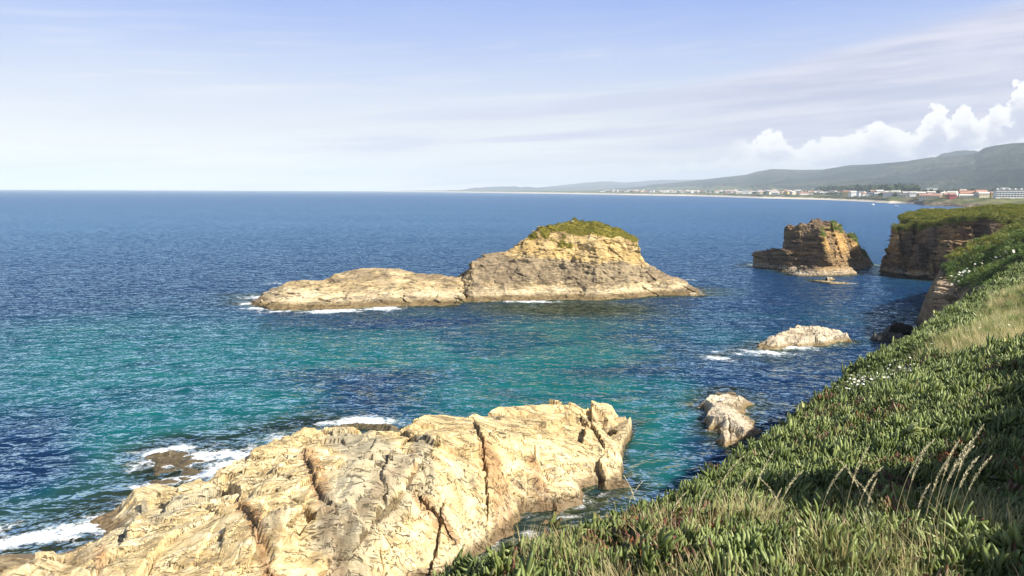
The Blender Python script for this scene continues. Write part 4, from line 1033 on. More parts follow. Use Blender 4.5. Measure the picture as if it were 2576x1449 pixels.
SHORE.append((lambda X, Y: -0.6 + 0.35 * poly_sd(X, Y, COAST) + 1.2, (-40, 110, 0, 190)))

# seabed under the shallows
m_, n, out = new_mat('seabed_sand_and_weed')
P = n.new('ShaderNodeNewGeometry').outputs['Position']
n.l.new(principled(n, n.mix(n.ss(n.noise(P, 0.2, 5, 0.6), 0.4, 0.6), (0.02, 0.035, 0.02), (0.10, 0.12, 0.08)), 0.95, 0.1).outputs[0], out.inputs[0])
bx, by = np.meshgrid(np.linspace(-120, 150, 91), np.linspace(-25, 260, 96), indexing='ij')
link('seabed', make_mesh('seabed', np.stack([bx.ravel(), by.ravel(), (-4.6 + 0.5 * fbm(bx * 0.1, by * 0.1, 0.0, 3)).ravel()], 1), grid_faces(91, 96), True, mat=m_), kind='structure')
# ------------------------------------------------------------------ sea
naz = np.concatenate([np.arange(-80, -38, 1.5), np.arange(-38, 38, 0.16), np.arange(38, 90.1, 1.5)])
rad = [6.0]
while rad[-1] < 16000: rad.append(rad[-1] * (1.0062 if rad[-1] > 30 else 1.03) + 0.02)
rad = np.array(rad)
AZg, RDg = np.meshgrid(np.radians(naz), rad, indexing='ij')
SX, SY = RDg * np.sin(AZg), RDg * np.cos(AZg)
depth = np.full(SX.shape, -60.0)
for f, (bx0, bx1, by0, by1) in SHORE:
    m_ = (SX > bx0) & (SX < bx1) & (SY > by0) & (SY < by1)
    if m_.any():
        e = np.minimum(np.minimum(SX[m_] - bx0, bx1 - SX[m_]), np.minimum(SY[m_] - by0, by1 - SY[m_]))
        depth[m_] = np.maximum(depth[m_], f(SX[m_], SY[m_]) - 6.0 * (1 - sstep(e, 0, 3.0)))
def blob(px, py, rx, ry, ang=0.0):
    c_ = PZ(px, py, 0); ex = PZ(px + rx, py, 0) - c_; ey = PZ(px, py - ry, 0) - c_
    a = abs(ex[0]); b = max(np.linalg.norm(ey[:2]), 0.3)
    u0 = c_[:2] / np.linalg.norm(c_[:2]); r0 = np.array([u0[1], -u0[0]])
    t = math.radians(ang); r1 = r0 * math.cos(t) + u0 * math.sin(t) ; u1 = -r0 * math.sin(t) + u0 * math.cos(t)
    ddx, ddy = SX - c_[0], SY - c_[1]
    return np.exp(-(((ddx * r1[0] + ddy * r1[1]) / a) ** 2 + ((ddx * u1[0] + ddy * u1[1]) / b) ** 2))
TEAL = [(350, 990, 520, 190, 0.85), (900, 890, 420, 110, 0.6), (500, 1090, 300, 60, 0.75), (300, 1190, 250, 60, 0.35), (1330, 930, 330, 100, 0.8), (1450, 850, 260, 60, 0.6), (1250, 990, 260, 30, 0.7), (1640, 1130, 90, 130, 0.95), (1700, 1000, 120, 60, 0.5),
        (1450, 1000, 300, 40, 0.5), (50, 870, 300, 60, 0.35), (2010, 800, 300, 40, 0.35), (1850, 850, 220, 30, 0.3), (1560, 1250, 80, 60, 0.35), (100, 1290, 200, 40, 0.45), (2300, 700, 120, 25, 0.3), (1750, 540, 300, 12, 0.15), (700, 1000, 200, 30, 0.5)]
WEED = [(80, 1110, 170, 90, 0.9), (950, 965, 330, 38, 1.0), (830, 1015, 200, 35, 0.6), (1120, 1000, 200, 22, 0.5), (1440, 935, 120, 22, 0.55), (980, 1045, 180, 25, 0.4), (100, 1190, 160, 50, 0.5), (1000, 815, 250, 15, 0.5), (1580, 850, 150, 22, 0.5), (1900, 960, 150, 40, 0.5),
        (450, 1170, 120, 30, 0.2), (1600, 930, 100, 20, 0.3)]
teal_v = np.zeros(SX.shape)
for *b_, s_ in TEAL: teal_v += s_ * blob(*b_)
for *b_, s_ in WEED: teal_v -= s_ * blob(*b_)
shal = np.exp(np.minimum(depth, 0.0) * 0.62)
shal = np.where(depth < -8, 0, shal)
shal = np.maximum(shal, 0.35 * blob(480, 1180, 200, 60)); shal = np.maximum(shal, 0.55 * blob(200, 1300, 190, 45, 0)); shal = np.maximum(shal, 0.85 * blob(1430, 776, 250, 22))  # strongest blob: shoal before the crag, with its dark reflection painted in
shal = np.maximum(shal, 0.35 * blob(1900, 900, 230, 22)); shal = np.maximum(shal, 0.42 * blob(1350, 1330, 110, 45)); shal = np.maximum(shal, 0.3 * blob(1000, 790, 350, 14))
shore = np.exp(-(depth / 0.30) ** 2) * 0.30 * (RDg < 260)
FOAM = [(120, 1345, 170, 16, 1.1, 0), (210, 1335, 80, 14, 0.9, 0), (270, 1310, 50, 22, 0.75, 0), (20, 1370, 60, 12, 0.9, 0), (10, 1330, 40, 12, 0.7, 0), (330, 1265, 40, 18, 0.65, 0), (420, 1135, 80, 10, 0.85, 0), (430, 1170, 90, 9, 0.7, 0), (520, 1150, 90, 18, 0.9, 0), (600, 1150, 70, 14, 0.7, 0), (560, 1175, 50, 22, 0.95, 0), (480, 1205, 110, 10, 0.75, 0),
        (540, 1200, 60, 12, 0.7, 0), (380, 1160, 50, 8, 0.6, 0), (640, 1130, 60, 12, 0.55, 0), (700, 1100, 60, 10, 0.5, 0), (910, 1062, 75, 12, 1.25, 0), (860, 1068, 50, 8, 0.8, 0), (830, 783, 60, 4.0, 1.1, 0), (870, 781, 40, 4, 1.0, 0), (965, 776, 38, 4.5, 1.1, 0), (665, 776, 45, 4, 1.0, 0), (632, 764, 30, 4, 0.9, 0), (650, 748, 40, 4, 0.75, 0), (700, 784, 50, 3, 0.7, 0),
        (760, 778, 60, 2.5, 0.55, 0), (1330, 759, 70, 2.6, 0.9, 0), (1270, 755, 40, 1.6, 0.5, 0), (1000, 884, 10, 1, 0.0, 0), (1990, 874, 60, 5, 0.9, 0), (1930, 887, 70, 5, 0.75, 0), (2070, 865, 40, 3, 0.7, 0), (1805, 902, 35, 5, 0.85, 0), (1870, 890, 70, 4, 0.55, 0), (2250, 834, 10, 2, 0.2, 0),
        (1330, 1345, 60, 8, 0.45, 0), (1400, 1300, 90, 6, 0.5, 0), (1260, 1400, 60, 14, 0.5, 0), (2010, 681, 60, 2, 0.35, 0), (1990, 677, 40, 1.6, 0.4, 0), (700, 712, 40, 3, 0.4, 0), (1730, 703, 30, 2, 0.4, 0), (2130, 713, 25, 2, 0.5, 0), (1345, 1365, 60, 20, 0.3, 0)]
foam_v = shore * 0.9
for px, py, rx, ry, s_, an in FOAM:
    if s_ > 0.25: foam_v = np.maximum(foam_v, s_ * blob(px, py, rx * 1.15, ry * 1.15, an))
amp = 0.05 * sstep(RDg, 10, 60) * (1 - 0.5 * shal) * (1 - sstep(RDg, 400, 900))
SZ = amp * (1.6 * perlin(SX * 0.28, SY * 0.42, 1.0) + 0.8 * perlin(SX * 0.65, SY * 0.95, 4.0))
SZ += np.clip(foam_v, 0, 1.2) * 0.10 * (0.6 + perlin(SX * 1.5, SY * 1.5, 3.0)) * (RDg < 200)
WV = np.stack([SX.ravel(), SY.ravel(), SZ.ravel()], 1)
WF = grid_faces(len(naz), len(rad))[:, ::-1]
me = make_mesh('sea', WV, WF, True, attrs={'wat': np.stack([shal.ravel(), foam_v.ravel(), teal_v.ravel()], 1)}, mat=M['sea'])
link('sea', me, kind='structure')
# ------------------------------------------------------------------ far coast, beach and hills
A1 = lambda *p: (np.array([q[0] for q in p], float), np.array([q[1] for q in p], float))
wl_px, wl_row = A1((380, 190.9), (397, 191.6), (450, 192.3), (520, 193.3), (584, 194.2), (625, 195.0), (657, 195.5), (695, 196.1), (729, 197.1), (762, 198.35), (816, 199.6), (854, 201.1), (876, 202.4), (889, 203.3),
                   (905, 203.5), (920, 203.9), (923, 205.6), (947, 206.5), (968, 207.4), (990, 208.2), (1012, 208.6), (1024, 208.9), (1100, 211), (1500, 225))
wl_d = np.array([np.hypot(*PZ(a, b, 0, 1024)[:2]) for a, b in zip(wl_px, wl_row)])
wl_d = np.minimum(wl_d, 12500)
rd_px, rd_row = A1((380, 190.6), (560, 190.4), (600, 189.3), (640, 186.6), (650, 184.9), (690, 181.0), (714, 178.2), (746, 174.6), (757, 171.4), (772, 168.9), (802, 169.8), (822, 169.4), (851, 164.9), (875, 163.8), (907, 160.9),
                   (931, 157), (950, 156), (962, 155), (976, 153), (984, 147.6), (996, 145), (1012, 142.9), (1024, 142.4), (1060, 138), (1150, 130), (1300, 140), (1500, 150))
def px_of_az(a): return 512 + FPX * math.cos(PITCH) * np.tan(a)
def az_of_px(p): return np.arctan((p - 512) / (FPX * math.cos(PITCH)))
# invert exactly through the camera for distant points
def az_row(p, row):
    v = ray(p, row, 1024); return math.atan2(v[0], v[1]), v[2] / math.hypot(v[0], v[1])
rd_az = np.array([az_row(a, b)[0] for a, b in zip(rd_px, rd_row)]); rd_sl = np.array([az_row(a, b)[1] for a, b in zip(rd_px, rd_row)])
wl_az = np.array([az_row(a, b)[0] for a, b in zip(wl_px, wl_row)])
AZD = lambda p: np.interp(p, wl_px, wl_az)
rdist_px, rdist = A1((380, 13000), (560, 11000), (640, 9500), (757, 7500), (850, 6600), (1024, 5200), (1200, 4600), (1500, 4000))
def coast_h(az, d):
    dw = np.interp(az, wl_az, wl_d); pxx = np.interp(az, rd_az, rd_px)
    sl = np.interp(az, rd_az, rd_sl); dr = np.interp(pxx, rdist_px, rdist)
    zr_ = CAM_H + sl * dr
    x, y = d * np.sin(az), d * np.cos(az)
    s = d - dw
    rocky = sstep(pxx, 893, 912)
    sc = dw / 2400
    beach = 3.2 * sstep(s, 0, 70 * sc)
    dune = beach + (3.5 + 1.5 * fbm(x / 60, y / 60, 3.0, 3)) * sstep(s, 60 * sc, 130 * sc)
    cl = (2.6 + 2.2 * fbm(x / 22, y / 22, 1.0, 4)) * sstep(s, 0, 9) + (2.6 + 2.0 * fbm(x / 30, y / 30, 5.0, 3)) * sstep(s, 22, 40)
    shore_ = dune * (1 - rocky) + np.maximum(cl, 0.3) * rocky
    plat = np.interp(np.maximum(s, 0), [0, 60, 160, 300, 700, 1500, 6000], [0, 0, 5.5, 7.5, 10.5, 14, 18])
    z = shore_ + plat * sstep(s, 10, 60)
    df = dw + 600 + 0.25 * (dr - dw)
    t = np.clip((d - df) / np.maximum(dr - df, 500), 0, 1)
    prof = t ** 1.25
    valley = np.abs(fbm(x / 900, y / 900, 2.0, 5)) * np.sin(np.pi * t) ** 0.8
    hill = (zr_ - z) * prof - np.maximum(zr_, 30) * 0.42 * valley
    z = z + np.where(zr_ > z, np.maximum(hill, -6), 0) * (t > 0)
    z = np.where(d > dr, z - (d - dr) * 0.06, z)
    z = np.where(s < 0, np.maximum(-3, s * 0.05), z)
    return z
caz = np.concatenate([np.linspace(az_row(385, 191)[0], az_row(1060, 200)[0], 520), np.linspace(az_row(1062, 200)[0], az_row(1500, 200)[0], 60)])
tt = np.concatenate([np.linspace(-0.03, 0, 3)[:-1], np.linspace(0, 0.10, 34)[:-1], np.linspace(0.10, 0.4, 22)[:-1], np.linspace(0.4, 1.0, 12)])
CA, CT = np.meshgrid(caz, tt, indexing='ij')
dwg = np.interp(CA, wl_az, wl_d)
CD = dwg * (1 + CT)
CZ = coast_h(CA, CD)
pxx = np.interp(CA, rd_az, rd_px)
sS = CD - dwg
# surface kinds: r = sand, g = shore rock
xx, yy = CD * np.sin(CA), CD * np.cos(CA)
jit = fbm(xx / 25, yy / 25, 0.0, 3)
rocky = sstep(pxx, 893, 912)
sand = (1 - rocky) * (1 - sstep(sS + 18 * jit, 62 * dwg / 2400, 85 * dwg / 2400))
rk = rocky * (1 - sstep(sS + 22 * jit, 35, 60)) + sstep(fbm(xx / 40, yy / 40, 7.0, 3), 0.25, 0.5) * sstep(pxx, 700, 760) * (sS < 240)
m_, n, out = new_mat('coast_plain_ground')
P = n.new('ShaderNodeNewGeometry').outputs['Position']
kd = n.new('ShaderNodeAttribute'); kd.attribute_name = 'kind_mix'; kr, kg, kb = n.sep(kd.outputs['Vector'])
f1 = n.noise(P, 0.02, 5, 0.6); f2 = n.noise(P, 0.006, 4, 0.6)
gcol = n.ramp(f1, [(0.3, (0.045, 0.07, 0.02)), (0.5, (0.12, 0.13, 0.045)), (0.7, (0.24, 0.22, 0.09))])
gcol = n.mix(n.ss(f2, 0.5, 0.62), gcol, (0.035, 0.055, 0.02))
cc = n.mix(n.mn(kg, 1.0), gcol, n.ramp(n.noise(P, 0.12, 5, 0.65), [(0.35, (0.06, 0.045, 0.03)), (0.5, (0.20, 0.15, 0.10)), (0.65, (0.38, 0.30, 0.2))]))
cc = n.mix(kr, cc, (0.66, 0.58, 0.46))
n.l.new(principled(n, cc, 0.95, 0.1, bump(n, n.noise(P, 0.08, 5, 0.7), 3.0)).outputs[0], out.inputs[0])
M['coast'] = m_
m_, n, out = new_mat('wooded_hill')
P = n.new('ShaderNodeNewGeometry').outputs['Position']
f1 = n.noise(P, 0.0022, 6, 0.6, 0.5); f2 = n.noise(P, 0.02, 5, 0.65)
cc = n.ramp(f1, [(0.36, (0.018, 0.027, 0.020)), (0.46, (0.030, 0.042, 0.028)), (0.56, (0.070, 0.078, 0.048)), (0.70, (0.14, 0.13, 0.09))])
cc = n.mix(n.ss(f2, 0.45, 0.6, 0, 0.55), cc, (0.02, 0.034, 0.018))
n.l.new(principled(n, cc, 1.0, 0.0, bump(n, n.add(n.mul(f2, 1.0), f1), 45.0)).outputs[0], out.inputs[0])
M['hill'] = m_
V = np.stack([xx.ravel(), yy.ravel(), CZ.ravel()], 1)
link('beach_and_coastal_plain', make_mesh('coastal_plain', V, grid_faces(len(caz), len(tt))[:, ::-1], True, mat=M['coast'], attrs={'kind_mix': np.stack([sand.ravel(), np.clip(rk, 0, 1).ravel(), sand.ravel()], 1)}), kind='structure')
# hills behind
tt2 = np.linspace(0, 1.12, 90)
CA, CT = np.meshgrid(caz, tt2, indexing='ij')
dwg = np.interp(CA, wl_az, wl_d); drg = np.interp(np.interp(CA, rd_az, rd_px), rdist_px, rdist)
CD = dwg * 1.95 + CT * np.maximum(drg - dwg * 1.95, 300)
CZ = coast_h(CA, CD)
V = np.stack([(CD * np.sin(CA)).ravel(), (CD * np.cos(CA)).ravel(), CZ.ravel()], 1)
link('hills', make_mesh('hills', V, grid_faces(len(caz), len(tt2))[:, ::-1], True, mat=M['hill']), kind='structure')
# pale ridges far beyond
def far_ridge(name, prof, D, seed):
    pxs, rows = A1(*prof)
    a = np.array([az_row(p, r_)[0] for p, r_ in prof]); sl = np.array([az_row(p, r_)[1] for p, r_ in prof])
    aa = np.linspace(a[0], a[-1], 300); s_ = np.interp(aa, a, sl)
    s_ = s_ + 0.0010 * fbm(aa * 60, aa * 0 + seed, 0.0, 4)
    Vv = []
    for k, dz in ((0.90, 0.0), (0.95, 0.55), (1.0, 1.0), (1.08, 0.1)):
        d_ = D * k; ztop = CAM_H + s_ * D
        Vv.append(np.stack([d_ * np.sin(aa), d_ * np.cos(aa), -5 + (ztop + 5) * dz * (1 - 0.25 * (0 < dz < 1) * np.abs(fbm(aa * 90, aa * 0 + k * 9, 0.0, 3)))], 1))
    Vv = np.stack(Vv, 1).reshape(-1, 3)
    link(name, make_mesh(name, Vv, grid_faces(300, 4)[:, ::-1], True, mat=M['hill']), kind='structure')
far_ridge('distant_hills', [(440, 190.6), (464, 189.6), (477, 187.6), (509, 186.0), (540, 187.6), (560, 187.3), (600, 185.5), (640, 184.5), (690, 183.5), (760, 183)], 13000, 1)
far_ridge('distant_hills', [(480, 190.5), (540, 187.5), (586, 182.6), (605, 181.2), (625, 182.4), (663, 179.8), (711, 179.6), (760, 178)], 14800, 5)
far_ridge('distant_hills', [(930, 160), (942, 153.4), (958, 150.5), (976, 150.7), (992, 156)], 7600, 9)

# ------------------------------------------------------------------ houses of the far town
def box_verts(x0, x1, y0, y1, z0, z1):
    v = [(x0, y0, z0), (x1, y0, z0), (x1, y1, z0), (x0, y1, z0), (x0, y0, z1), (x1, y0, z1), (x1, y1, z1), (x0, y1, z1)]
    f = [(0, 3, 2, 1), (4, 5, 6, 7), (0, 1, 5, 4), (1, 2, 6, 5), (2, 3, 7, 6), (3, 0, 4, 7)]
    return v, f
class MB:
    def __init__(s): s.v = []; s.f = []; s.m = []
    def add(s, v, f, m_=0):
        o = len(s.v); s.v += [tuple(a) for a in v]; s.f += [tuple(i + o for i in q) for q in f]; s.m += [m_] * len(f); return s
    def box(s, x0, x1, y0, y1, z0, z1, m_=0): return s.add(*box_verts(x0, x1, y0, y1, z0, z1), m_)
    def gable(s, w_, d_, z0, h, ov=0.5, m_=0, th=0.25):
        a, b = w_ / 2 + ov, d_ / 2 + ov
        v = [(-a, -b, z0), (a, -b, z0), (a, b, z0), (-a, b, z0), (-a, 0, z0 + h), (a, 0, z0 + h), (-a, -b, z0 - th), (a, -b, z0 - th), (a, b, z0 - th), (-a, b, z0 - th)]
        f = [(0, 1, 5, 4), (2, 3, 4, 5), (0, 4, 3), (1, 2, 5), (6, 9, 8, 7), (6, 7, 1, 0), (7, 8, 2, 1), (8, 9, 3, 2), (9, 6, 0, 3)]
        return s.add(v, f, m_)
    def mesh(s, name, mats, smooth=False):
        me = bpy.data.meshes.new(name); me.from_pydata(s.v, [], s.f)
        for mm in mats: me.materials.append(mm)
        me.polygons.foreach_set('material_index', s.m)
        me.polygons.foreach_set('use_smooth', [smooth] * len(s.f)); me.update(); return me
PAINT = {k: simple_mat(k + '_house_wall', c_, 0.85, 0.06, 0.3) for k, c_ in dict(white=(0.80, 0.78, 0.74), cream=(0.74, 0.64, 0.46), yellow=(0.72, 0.50, 0.16), pink=(0.62, 0.32, 0.24), red=(0.50, 0.09, 0.08), grey=(0.45, 0.45, 0.45)).items()}
ROOF = {k: simple_mat(k + '_roof', c_, 0.85, 0.2, 0.8) for k, c_ in dict(terracotta=(0.42, 0.22, 0.15), slate=(0.14, 0.14, 0.15), pale=(0.60, 0.56, 0.50)).items()}
M['glass'] = simple_mat('window_glass', (0.10, 0.14, 0.19), 0.15, 0.2, 1.0, 0.6)
house_mesh = {}
def house_proto(wall, roof, k):
    key = (wall, roof, k)
    if key not in house_mesh:
        w_, d_, h = [(12, 9, 5.2), (17, 10, 4.2), (10, 9, 6.8), (22, 10, 3.8)][k]
        mb = MB().box(-w_ / 2, w_ / 2, -d_ / 2, d_ / 2, -3, h, 0).gable(w_, d_, h + 0.02, 2.0, 0.5, 1)
        nw = int(w_ // 3)
        for i in range(nw):
            x = -w_ / 2 + (i + 0.5) * w_ / nw
            for zz in ([1.0] if h < 5 else [0.9, 3.5]): mb.box(x - 0.5, x + 0.5, -d_ / 2 - 0.04, -d_ / 2 + 0.05, zz, zz + 1.3, 2)
        house_mesh[key] = mb.mesh('house', [PAINT[wall], ROOF[roof], M['glass']])
    return house_mesh[key]
hr = np.random.default_rng(11)
spots = []
def cz(px, d): return float(coast_h(np.array([AZD(px)]), np.array([d]))[0])
tries = 0
while len(spots) < 255 and tries < 9000:
    tries += 1
    px = hr.choice([hr.uniform(600, 720), hr.uniform(720, 905), hr.uniform(720, 905), hr.uniform(815, 985)])
    dw = np.interp(px, wl_px, wl_d)
    d = dw * (1 + 0.055) + abs(hr.normal()) * 0.15 * dw + 30
    if px > 905: d = max(d, 1500)
    a = AZD(px); x, y = d * math.sin(a), d * math.cos(a)
    if 822 < px < 905 and d > 1650 and hr.random() < 0.5: continue
    if any((x - q[0]) ** 2 + (y - q[1]) ** 2 < 20 ** 2 for q in spots): continue
    spots.append((x, y, cz(px, d), px, d))
WHERE = [(600, 640, 'on the far low coast'), (640, 660, 'beside the beach tip'), (660, 680, 'past the beach tip'), (680, 696, 'near the beach tip'), (696, 712, 'where the beach starts'), (712, 727, 'left of the tower'), (727, 738, 'just left of the tower'), (738, 752, 'at the tower'),
         (752, 764, 'just past the tower'), (764, 776, 'past the tower'), (776, 788, 'left of beach middle'), (788, 800, 'right of beach middle'), (800, 813, 'at the town end'), (813, 826, 'at the wood edge'), (826, 838, 'before the left wood'), (838, 850, 'before the wood'),
         (850, 865, 'before the middle wood'), (865, 880, 'before the right wood'), (880, 893, 'at the beach end'), (893, 906, 'above the beach end'), (906, 930, 'behind the low building'), (930, 955, 'behind the red house'), (955, 990, 'behind the yellow house')]
def house_label(px, d, wall, roof, k):
    s_ = (d / np.interp(px, wl_px, wl_d) - 1.05)
    rowt = 'front row' if s_ < 0.05 else ('second row' if s_ < 0.11 else ('third row' if s_ < 0.18 else ('fourth row' if s_ < 0.28 else 'hindmost row')))
    wh_ = [q[2] for q in WHERE if q[0] <= px < q[1]][0]
    return f"{['small', 'wide', 'tall', 'long low'][k]} {wall} town house, {roof} roof, {wh_}, {rowt}"
for x, y, z, px, d in spots:
    wall = hr.choice(['white', 'white', 'white', 'cream', 'cream', 'yellow', 'pink', 'grey'], p=[.2, .2, .15, .15, .12, .08, .06, .04]); roof = hr.choice(['terracotta', 'slate', 'pale'], p=[.3, .15, .55]); k = int(hr.integers(0, 4))
    o = link('house', house_proto(wall, roof, k), loc=(x, y, z + 0.3), label=house_label(px, d, wall, roof, k), cat='house', group='houses of the far town behind the beach')
    o.rotation_euler.z = -math.atan2(x, y) + hr.normal() * 0.5
    s_ = 1.05 + 0.45 * hr.random(); o.scale = (s_, s_, s_)
def big_house(px0, px1, rt, rb, d, wall, roof, label, flat=False, windows=3, storeys=2):
    a, b = PD(px0, rb, d, 1024), PD(px1, rb, d, 1024); t = PD(px0, rt, d, 1024)
    w_ = b[0] - a[0]; h = t[2] - a[2]; dep = max(9, w_ * 0.5)
    wh = h * (0.9 if flat else 0.68)
    root = bpy.data.objects.new('house', None); COL.objects.link(root); root.location = ((a[0] + b[0]) / 2, d + dep / 2, a[2])
    root.rotation_euler.z = -0.25
    tag(root, label, 'house')
    link('wall', MB().box(-w_ / 2, w_ / 2, -dep / 2, dep / 2, -4, wh).mesh('wall', [PAINT[wall]]), root)
    if flat: link('roof', MB().box(-w_ / 2 - 0.4, w_ / 2 + 0.4, -dep / 2 - 0.4, dep / 2 + 0.4, wh + 0.005, wh + 0.4).mesh('roof', [ROOF[roof]]), root)
    else: link('roof', MB().gable(w_, dep, wh + 0.26, h - wh, 0.6).mesh('roof', [ROOF[roof]]), root)
    wm = MB().box(-0.7, 0.7, -0.05, 0.05, 0, 1.3).mesh('window', [M['glass']])
    for i in range(windows):
        for s_ in range(storeys):
            link('window', wm, root, loc=(-w_ / 2 + (i + 0.5) * w_ / windows, -dep / 2 - 0.03, 0.9 + s_ * wh / storeys * 0.95))
    return root
big_house(910.7, 917.5, 191.5, 194.9, 1480, 'white', 'pale', 'low white building alone at the left edge of the green headland')
big_house(917.9, 922, 191.7, 194.6, 1500, 'cream', 'terracotta', 'small cream house just right of the low white building')
big_house(928.5, 936.1, 191.4, 194.7, 1420, 'red', 'pale', 'red house with white upper storey facing the rocky shore')
big_house(935, 945.2, 193.2, 195.4, 1380, 'white', 'pale', 'long low white building between the red and the yellow house', flat=True, windows=6, storeys=1)
big_house(945.3, 949.9, 193.4, 197.0, 1290, 'yellow', 'terracotta', 'bright yellow house nearest the rocky shore')
big_house(950.6, 957.1, 193.5, 197.2, 1280, 'red', 'terracotta', 'brick red house just right of the yellow one')
big_house(947.6, 954.2, 190.6, 192.9, 1650, 'white', 'slate', 'white house standing behind the brick red one')
big_house(961.8, 966.4, 189.3, 192.6, 1560, 'white', 'pale', 'white gabled house on the rise behind the long yellow house')
big_house(962.3, 975.6, 191.9, 196.3, 1300, 'yellow', 'terracotta', 'long yellow house with a pinkish roof left of the white block', windows=7)
big_house(977.6, 987.4, 190.0, 196.0, 1290, 'white', 'terracotta', 'tall white house with a terracotta roof between yellow houses', windows=4, storeys=3)
big_house(992.7, 1000.4, 191.6, 197.3, 1240, 'yellow', 'terracotta', 'yellow gabled house with orange roof beside the glazed hotel')
big_house(928, 938, 187.7, 189.2, 2300, 'white', 'pale', 'white factory shed far behind at the foot of the hills', flat=True, windows=5, storeys=1)
big_house(1002, 1009, 187.3, 188.9, 2300, 'white', 'pale', 'white warehouse behind the glazed hotel at the foot of the hills', flat=True, windows=4, storeys=1)
big_house(742.5, 747.5, 189.9, 193.0, 2950, 'white', 'pale', 'white tower block standing above the far town', flat=True, windows=3, storeys=4)
# glazed hotel
a, b, t = PD(999.5, 197.6, 1200, 1024), PD(1040, 197.6, 1200, 1024), PD(1000, 189.4, 1200, 1024)
W_, H_ = b[0] - a[0], t[2] - a[2]
hotel = bpy.data.objects.new('hotel', None); COL.objects.link(hotel); hotel.location = ((a[0] + b[0]) / 2, 1208, a[2]); hotel.rotation_euler.z = -0.2
tag(hotel, 'long white hotel with rows of bluish glazed galleries at the far right', 'hotel')
link('wall', MB().box(-W_ / 2, W_ / 2, -6, 6, -4, H_ - 1.2).mesh('wall', [PAINT['white']]), hotel)
link('roof', MB().gable(W_, 12, H_ - 0.9, 1.8, 0.6).mesh('roof', [ROOF['slate']]), hotel)
wm = MB().box(-1.7, 1.7, -0.08, 0.08, 0, 2.0).mesh('window', [M['glass']])
dm = MB().box(-1.0, 1.0, -0.9, 0.9, 0, 1.6).gable(2.0, 1.8, 1.62, 0.8, 0.2).mesh('dormer', [PAINT['white']])
for i in range(15):
    for s_ in range(3): link('window', wm, hotel, loc=(-W_ / 2 + (i + 0.5) * W_ / 15, -6.05, 0.8 + s_ * 3.1))
    if i % 2 == 0: link('dormer', dm, hotel, loc=(-W_ / 2 + (i + 0.5) * W_ / 15, -4.6, H_ - 0.85))

# woods and scattered trees of the plain: lumpy crowns on short stems, read as masses at this distance
M['wood_far'] = simple_mat('dark_woodland_leaves', (0.035, 0.055, 0.02), 0.95, 0.5, 0.25)
def crown_blob(rs):
    v, f = [], []
    nu, nv = 7, 5
    for i in range(nv):
        th = math.pi * (i + 0.5) / nv
        for j in range(nu):
            ph = 2 * math.pi * (j + 0.5 * (i % 2)) / nu; r_ = 1 + 0.35 * rs.normal()
            v.append((r_ * math.sin(th) * math.cos(ph), r_ * math.sin(th) * math.sin(ph), 0.75 * r_ * math.cos(th)))
    for i in range(nv - 1):
        for j in range(nu):
            a_, b_ = i * nu + j, i * nu + (j + 1) % nu; f.append((a_, a_ + nu, b_ + nu, b_))
    f.append(tuple(range(nu))); f.append(tuple(range(nv * nu - 1, nv * nu - nu - 1, -1)))
    return np.array(v), f
def wood(name, cond, nmax, hgt, label):
    mb = MB(); k = 0; rs = np.random.default_rng(abs(hash(name)) % 1000 if False else len(name))
    while k < nmax:
        px, d = cond(rs)
        a = AZD(px); z = cz(px, d); h = hgt * rs.uniform(0.6, 1.15)
        v, f = crown_blob(rs); v = v * [h * 0.55, h * 0.55, h * 0.6] + [d * math.sin(a), d * math.cos(a), z + h * 0.5]
        mb.add(v, f); k += 1
    return link(name, mb.mesh(name, [M['wood_far']]), kind='stuff', label=label, cat='wood')
wood('woodland', lambda r_: (lambda p_: (p_, np.interp(p_, wl_px, wl_d) * r_.uniform(1.30, 1.55)))(r_.uniform(818, 915)), 560, 20, 'dark belt of woodland behind the beach houses')
wood('treeline', lambda r_: (r_.uniform(912, 1060), r_.uniform(1650, 2100)), 420, 10, 'dark tree belt behind the houses on the far headland')
def _c(r_):
    px = r_.uniform(600, 905); dw = np.interp(px, wl_px, wl_d); return px, dw * (1.09 + 0.5 * r_.random() ** 1.5)
wood('scattered_woodland', _c, 500, 8, 'dark trees scattered between the houses of the far town')

# ------------------------------------------------------------------ boats
def boat(px, row, L, label, cabin=True, rz=0.0):
    p = PZ(px, row, 0, 1024)
    root = bpy.data.objects.new('boat', None); COL.objects.link(root); root.location = p; root.rotation_euler.z = rz; tag(root, label, 'boat')
    secs = [(-0.5, 0.16, 0.55), (-0.3, 0.19, 0.55), (0.0, 0.20, 0.6), (0.25, 0.15, 0.7), (0.42, 0.07, 0.85), (0.5, 0.01, 0.95)]
    v, f = [], []
    for x, wd, h in secs: v += [(x * L, -wd * L, h), (x * L, -wd * L * 0.6, -0.2), (x * L, wd * L * 0.6, -0.2), (x * L, wd * L, h)]
    for i in range(len(secs) - 1):
        for j in range(3): f.append((i * 4 + j, i * 4 + 4 + j, i * 4 + 5 + j, i * 4 + 1 + j))
        f.append((i * 4 + 3, i * 4 + 7, i * 4 + 4, i * 4))
    f.append((0, 1, 2, 3))
    link('hull', MB().add(v, f).mesh('hull', [M['white_paint']]), root)
    if cabin:
        c_ = link('cabin', MB().box(-0.12 * L, 0.16 * L, -0.11 * L, 0.11 * L, 0.6, 2.1).mesh('cabin', [M['white_paint']]), root)
        link('windscreen', MB().box(0.161 * L, 0.168 * L, -0.1 * L, 0.1 * L, 1.3, 1.95).mesh('windscreen', [M['glass']]), c_)
    return root
boat(872.8, 205.0, 7.5, 'white motorboat moored off the beach, the left one of two', rz=0.3)
boat(895.6, 206.2, 7.0, 'white motorboat moored closest to the rocky far shore', rz=-0.5)
boat(931.9, 208.6, 8.0, 'long low white boat without a cabin, right of the motorboats', cabin=False, rz=0.1)
